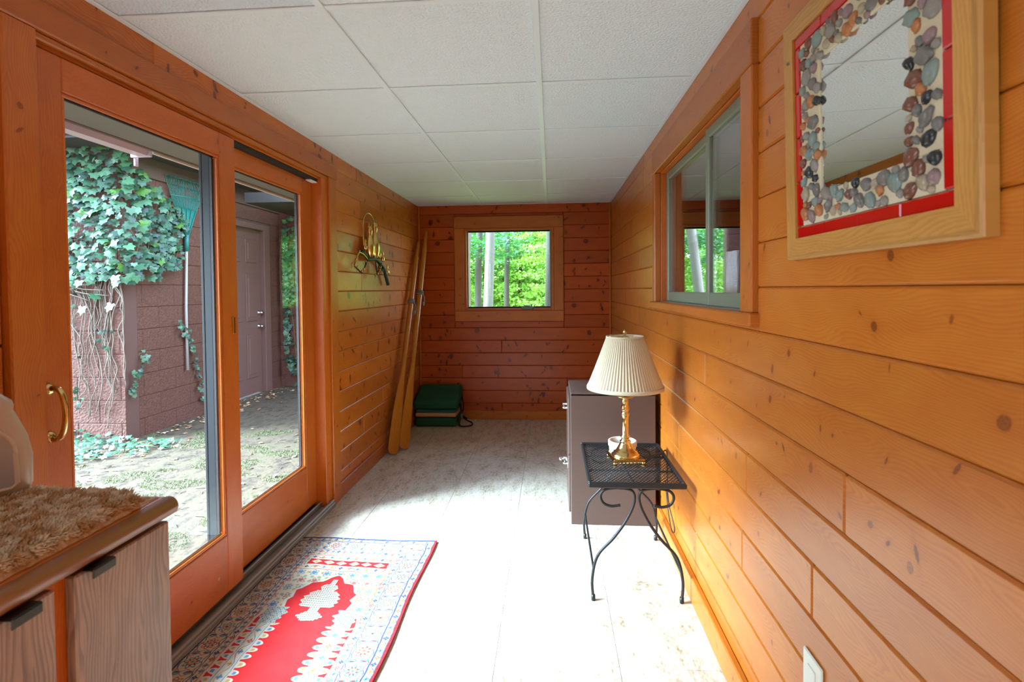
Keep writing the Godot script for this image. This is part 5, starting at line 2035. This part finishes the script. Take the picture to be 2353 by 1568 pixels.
func build_cushions() -> void:
	var specs := [["dark green boat cushion at the bottom of the corner stack", 0.004, Vector3(0.405, 0.084, 0.30), "flat"], ["thin teal and tan cushion in the middle of the corner stack", 0.094, Vector3(0.395, 0.070, 0.29), "tan"], ["thick dark green wedge cushion on top of the corner stack", 0.168, Vector3(0.435, 0.078, 0.315), "wedge"]]
	for s in specs:
		var c := thing("boat_cushion", s[0], "cushion", Vector3(-1.105, s[1], -5.032), "cushions stacked in the corner")
		var size: Vector3 = s[2]
		if s[3] == "tan":
			var st := new_st()
			rbox(st, Vector3(size.x, 0.042, size.z), 0.018, 3)
			obj("tan_side", st, M.tan_cloth, c, Vector3(0, 0.021, 0))
			st = new_st()
			rbox(st, Vector3(size.x - 0.01, 0.032, size.z - 0.01), 0.015, 3)
			obj("teal_top", st, M.teal_cloth, c, Vector3(0, 0.054, 0))
			continue
		var rise := 0.125 if s[3] == "wedge" else 0.0
		var st := new_st()
		rbox(st, size, 0.030, 4)
		var mesh := finish(st)
		if rise > 0.0:
			# thicker towards the wall
			var md := MeshDataTool.new()
			md.create_from_surface(mesh, 0)
			for k in md.get_vertex_count():
				var p := md.get_vertex(k)
				p.y += rise * clampf(0.5 - p.z / size.z, 0.0, 1.0) * (p.y / size.y + 0.5)
				md.set_vertex(k, p)
			mesh = ArrayMesh.new()
			md.commit_to_surface(mesh)
			st = new_st()
			st.create_from(mesh, 0)
			st.generate_normals()
			mesh = st.commit()
		put("pad", mesh, M.green_cloth, c, Vector3(0, size.y * 0.5, 0))
		var hx := size.x * 0.5 - 0.004
		var hz := size.z * 0.5 - 0.004
		st = new_st()
		var yb := rise * 0.62
		tube(st, [Vector3(-hx, 0, hz), Vector3(0, 0, hz + 0.003), Vector3(hx, 0, hz), Vector3(hx + 0.003, yb * 0.5, 0), Vector3(hx, yb, -hz), Vector3(0, yb, -hz - 0.003), Vector3(-hx, yb, -hz), Vector3(-hx - 0.003, yb * 0.5, 0), Vector3(-hx, 0, hz)], 0.005, 6)
		obj("piping", st, M.green_cloth, c, Vector3(0, size.y * 0.62, 0))
	var t := thing("carry_strap", "dark webbing strap hanging off the right side of the cushion stack", "strap", Vector3(-0.86, 0, -4.98))
	var q := -t.position
	for p in [[Vector3(-0.872, 0.25, -5.0), Vector3(-0.862, 0.26, -4.98), Vector3(-0.850, 0.19, -4.97), Vector3(-0.858, 0.10, -4.95), Vector3(-0.82, 0.06, -4.94), Vector3(-0.76, 0.035, -4.92), Vector3(-0.775, 0.012, -4.91), Vector3(-0.86, 0.008, -4.90), Vector3(-0.885, 0.03, -4.91), Vector3(-0.872, 0.11, -4.93)], [Vector3(-0.872, 0.20, -4.92), Vector3(-0.868, 0.22, -4.915), Vector3(-0.862, 0.14, -4.92), Vector3(-0.85, 0.10, -4.93), Vector3(-0.81, 0.07, -4.935)]]:
		var ctrl := []
		for v in p:
			ctrl.append(q + v)
		var st := new_st()
		tube(st, smooth_path(ctrl, 5), 0.013, 8, 0.28)
		obj("webbing", st, M.strap, t)
	var st2 := new_st()
	bbox(st2, q + Vector3(-0.868, 0.085, -4.945), q + Vector3(-0.848, 0.125, -4.915), 0.004)
	obj("buckle", st2, mat(Color8(96, 102, 106), 0.4), t)

func build_sculpture() -> void:
	var xs := XL + 0.036
	var s := thing("wall_sculpture", "brass wall sculpture of slender upright animals perched on a dark branch inside a hoop", "sculpture", Vector3(XL, 1.6, -3.75))
	var o := -s.position
	var v := func(y: float, z: float, dx := 0.0) -> Vector3: return o + Vector3(xs + dx, y, z)
	# hoop
	var ring := []
	for k in 25:
		var an := lerpf(-0.25 * PI, 1.08 * PI, k / 24.0)
		ring.append(v.call(1.735 + 0.121 * sin(an), -3.69 - 0.128 * cos(an)))
	ring.append(v.call(1.62, -3.575))
	ring.append(v.call(1.57, -3.60))
	var st := new_st()
	tube(st, ring, 0.0045, 8)
	obj("hoop", st, M.brass, s)
	# branch
	st = new_st()
	tube(st, smooth_path([v.call(1.575, -3.535, -0.006), v.call(1.555, -3.61, -0.004), v.call(1.526, -3.68, -0.004), v.call(1.536, -3.76, -0.004), v.call(1.532, -3.86, -0.004), v.call(1.50, -3.95, -0.004), v.call(1.46, -4.02, 0.0), v.call(1.40, -4.07, 0.0), v.call(1.350, -4.11, 0.0)], 4), 0.014, 8)
	obj("branch", st, M.verdigris, s)
	# twigs with small leaves
	for tw in [[[1.52, -3.62], [1.55, -3.52], [1.556, -3.44], [1.50, -3.37], [1.47, -3.345]], [[1.526, -3.65], [1.50, -3.58], [1.44, -3.51], [1.425, -3.47], [1.45, -3.40], [1.462, -3.345]], [[1.53, -3.66], [1.51, -3.60], [1.49, -3.575]], [[1.51, -3.90], [1.48, -3.86], [1.45, -3.84], [1.41, -3.79]], [[1.47, -3.98], [1.45, -3.92], [1.47, -3.87], [1.44, -3.85]], [[1.535, -3.80], [1.47, -3.81], [1.42, -3.80]]]:
		var ctrl := []
		for p in tw:
			ctrl.append(v.call(p[0], p[1], rng.randf_range(0.0, 0.02)))
		st = new_st()
		tube(st, smooth_path(ctrl, 4), 0.0055, 6)
		var tg := obj("twig", st, M.verdigris if rng.randf() < 0.6 else M.brass, s)
		for k in range(2, ctrl.size()):
			for d in [-1.0, 1.0]:
				st = new_st()
				var p: Vector3 = ctrl[k]
				var q: Vector3 = p + Vector3(0.008, d * 0.022, -d * 0.014 + 0.012)
				tube(st, [p, p.lerp(q, 0.45), q], [0.002, 0.009, 0.001], 6, 0.3)
				obj("brass_leaf", st, M.brass, tg)
	# figures: [y bottom, y top, z, half width]
	for f in [[1.540, 1.785, -3.690, 0.052], [1.540, 1.828, -3.800, 0.054], [1.585, 1.668, -3.590, 0.022], [1.548, 1.645, -3.893, 0.022], [1.522, 1.612, -3.970, 0.022], [1.425, 1.510, -4.078, 0.026]]:
		figure(s, o + Vector3(xs + 0.006, f[0], f[2]), f[1] - f[0], f[3])

func figure(s: Node, at: Vector3, h: float, w: float) -> void:
	# body: drawn-out teardrop of sheet brass, then head, two ears, eyes and a tail
	var b := Node3D.new()
	b.name = "figure"
	s.add_child(b, true)
	b.position = at
	var st := new_st()
	st.set_smooth_group(0)
	var prof := [[0.0, 0.30], [0.06, 0.62], [0.16, 0.92], [0.30, 1.0], [0.45, 0.82], [0.58, 0.52], [0.66, 0.40], [0.72, 0.50], [0.80, 0.56], [0.87, 0.46], [0.91, 0.20], [0.92, 0.0]]
	var seg := 16
	var pt := func(i: int, k: int) -> Vector3:
		var an := TAU * (k % seg) / seg
		return Vector3(cos(an) * prof[i][1] * w * 0.62, prof[i][0] * h, -sin(an) * prof[i][1] * w)
	for i in prof.size() - 1:
		for k in seg:
			quad(st, pt.call(i, k), pt.call(i, k + 1), pt.call(i + 1, k + 1), pt.call(i + 1, k))
	obj("figure_body", st, M.sheet_brass, b)
	for d in [-1.0, 1.0]:
		st = new_st()
		tube(st, [Vector3(0, h * 0.86, d * w * 0.30), Vector3(0, h * 0.94, d * w * 0.40), Vector3(0, h, d * w * 0.46)], [w * 0.16, w * 0.10, w * 0.02], 6)
		obj("ear", st, M.brass, b)
		st = new_st()
		tube(st, [Vector3(w * 0.18, h * 0.79, d * w * 0.24), Vector3(w * 0.27, h * 0.79, d * w * 0.25)], [w * 0.16, w * 0.10], 8)
		obj("eye", st, M.verdigris, b)

func build_small_things() -> void:
	var p := thing("outlet_plate", "ivory wall outlet plate low on the right wall", "outlet", Vector3(XR, 0.40, -1.215))
	box_obj("plate", Vector3(-0.007, -0.062, -0.042), Vector3(0.0, 0.062, 0.042), M.ivory, p, 0.003, 1)
	for y in [-0.022, 0.022]:
		box_obj("socket_face", Vector3(-0.0095, y - 0.015, -0.017), Vector3(-0.006, y + 0.015, 0.017), M.ivory, p, 0.0015, 1)
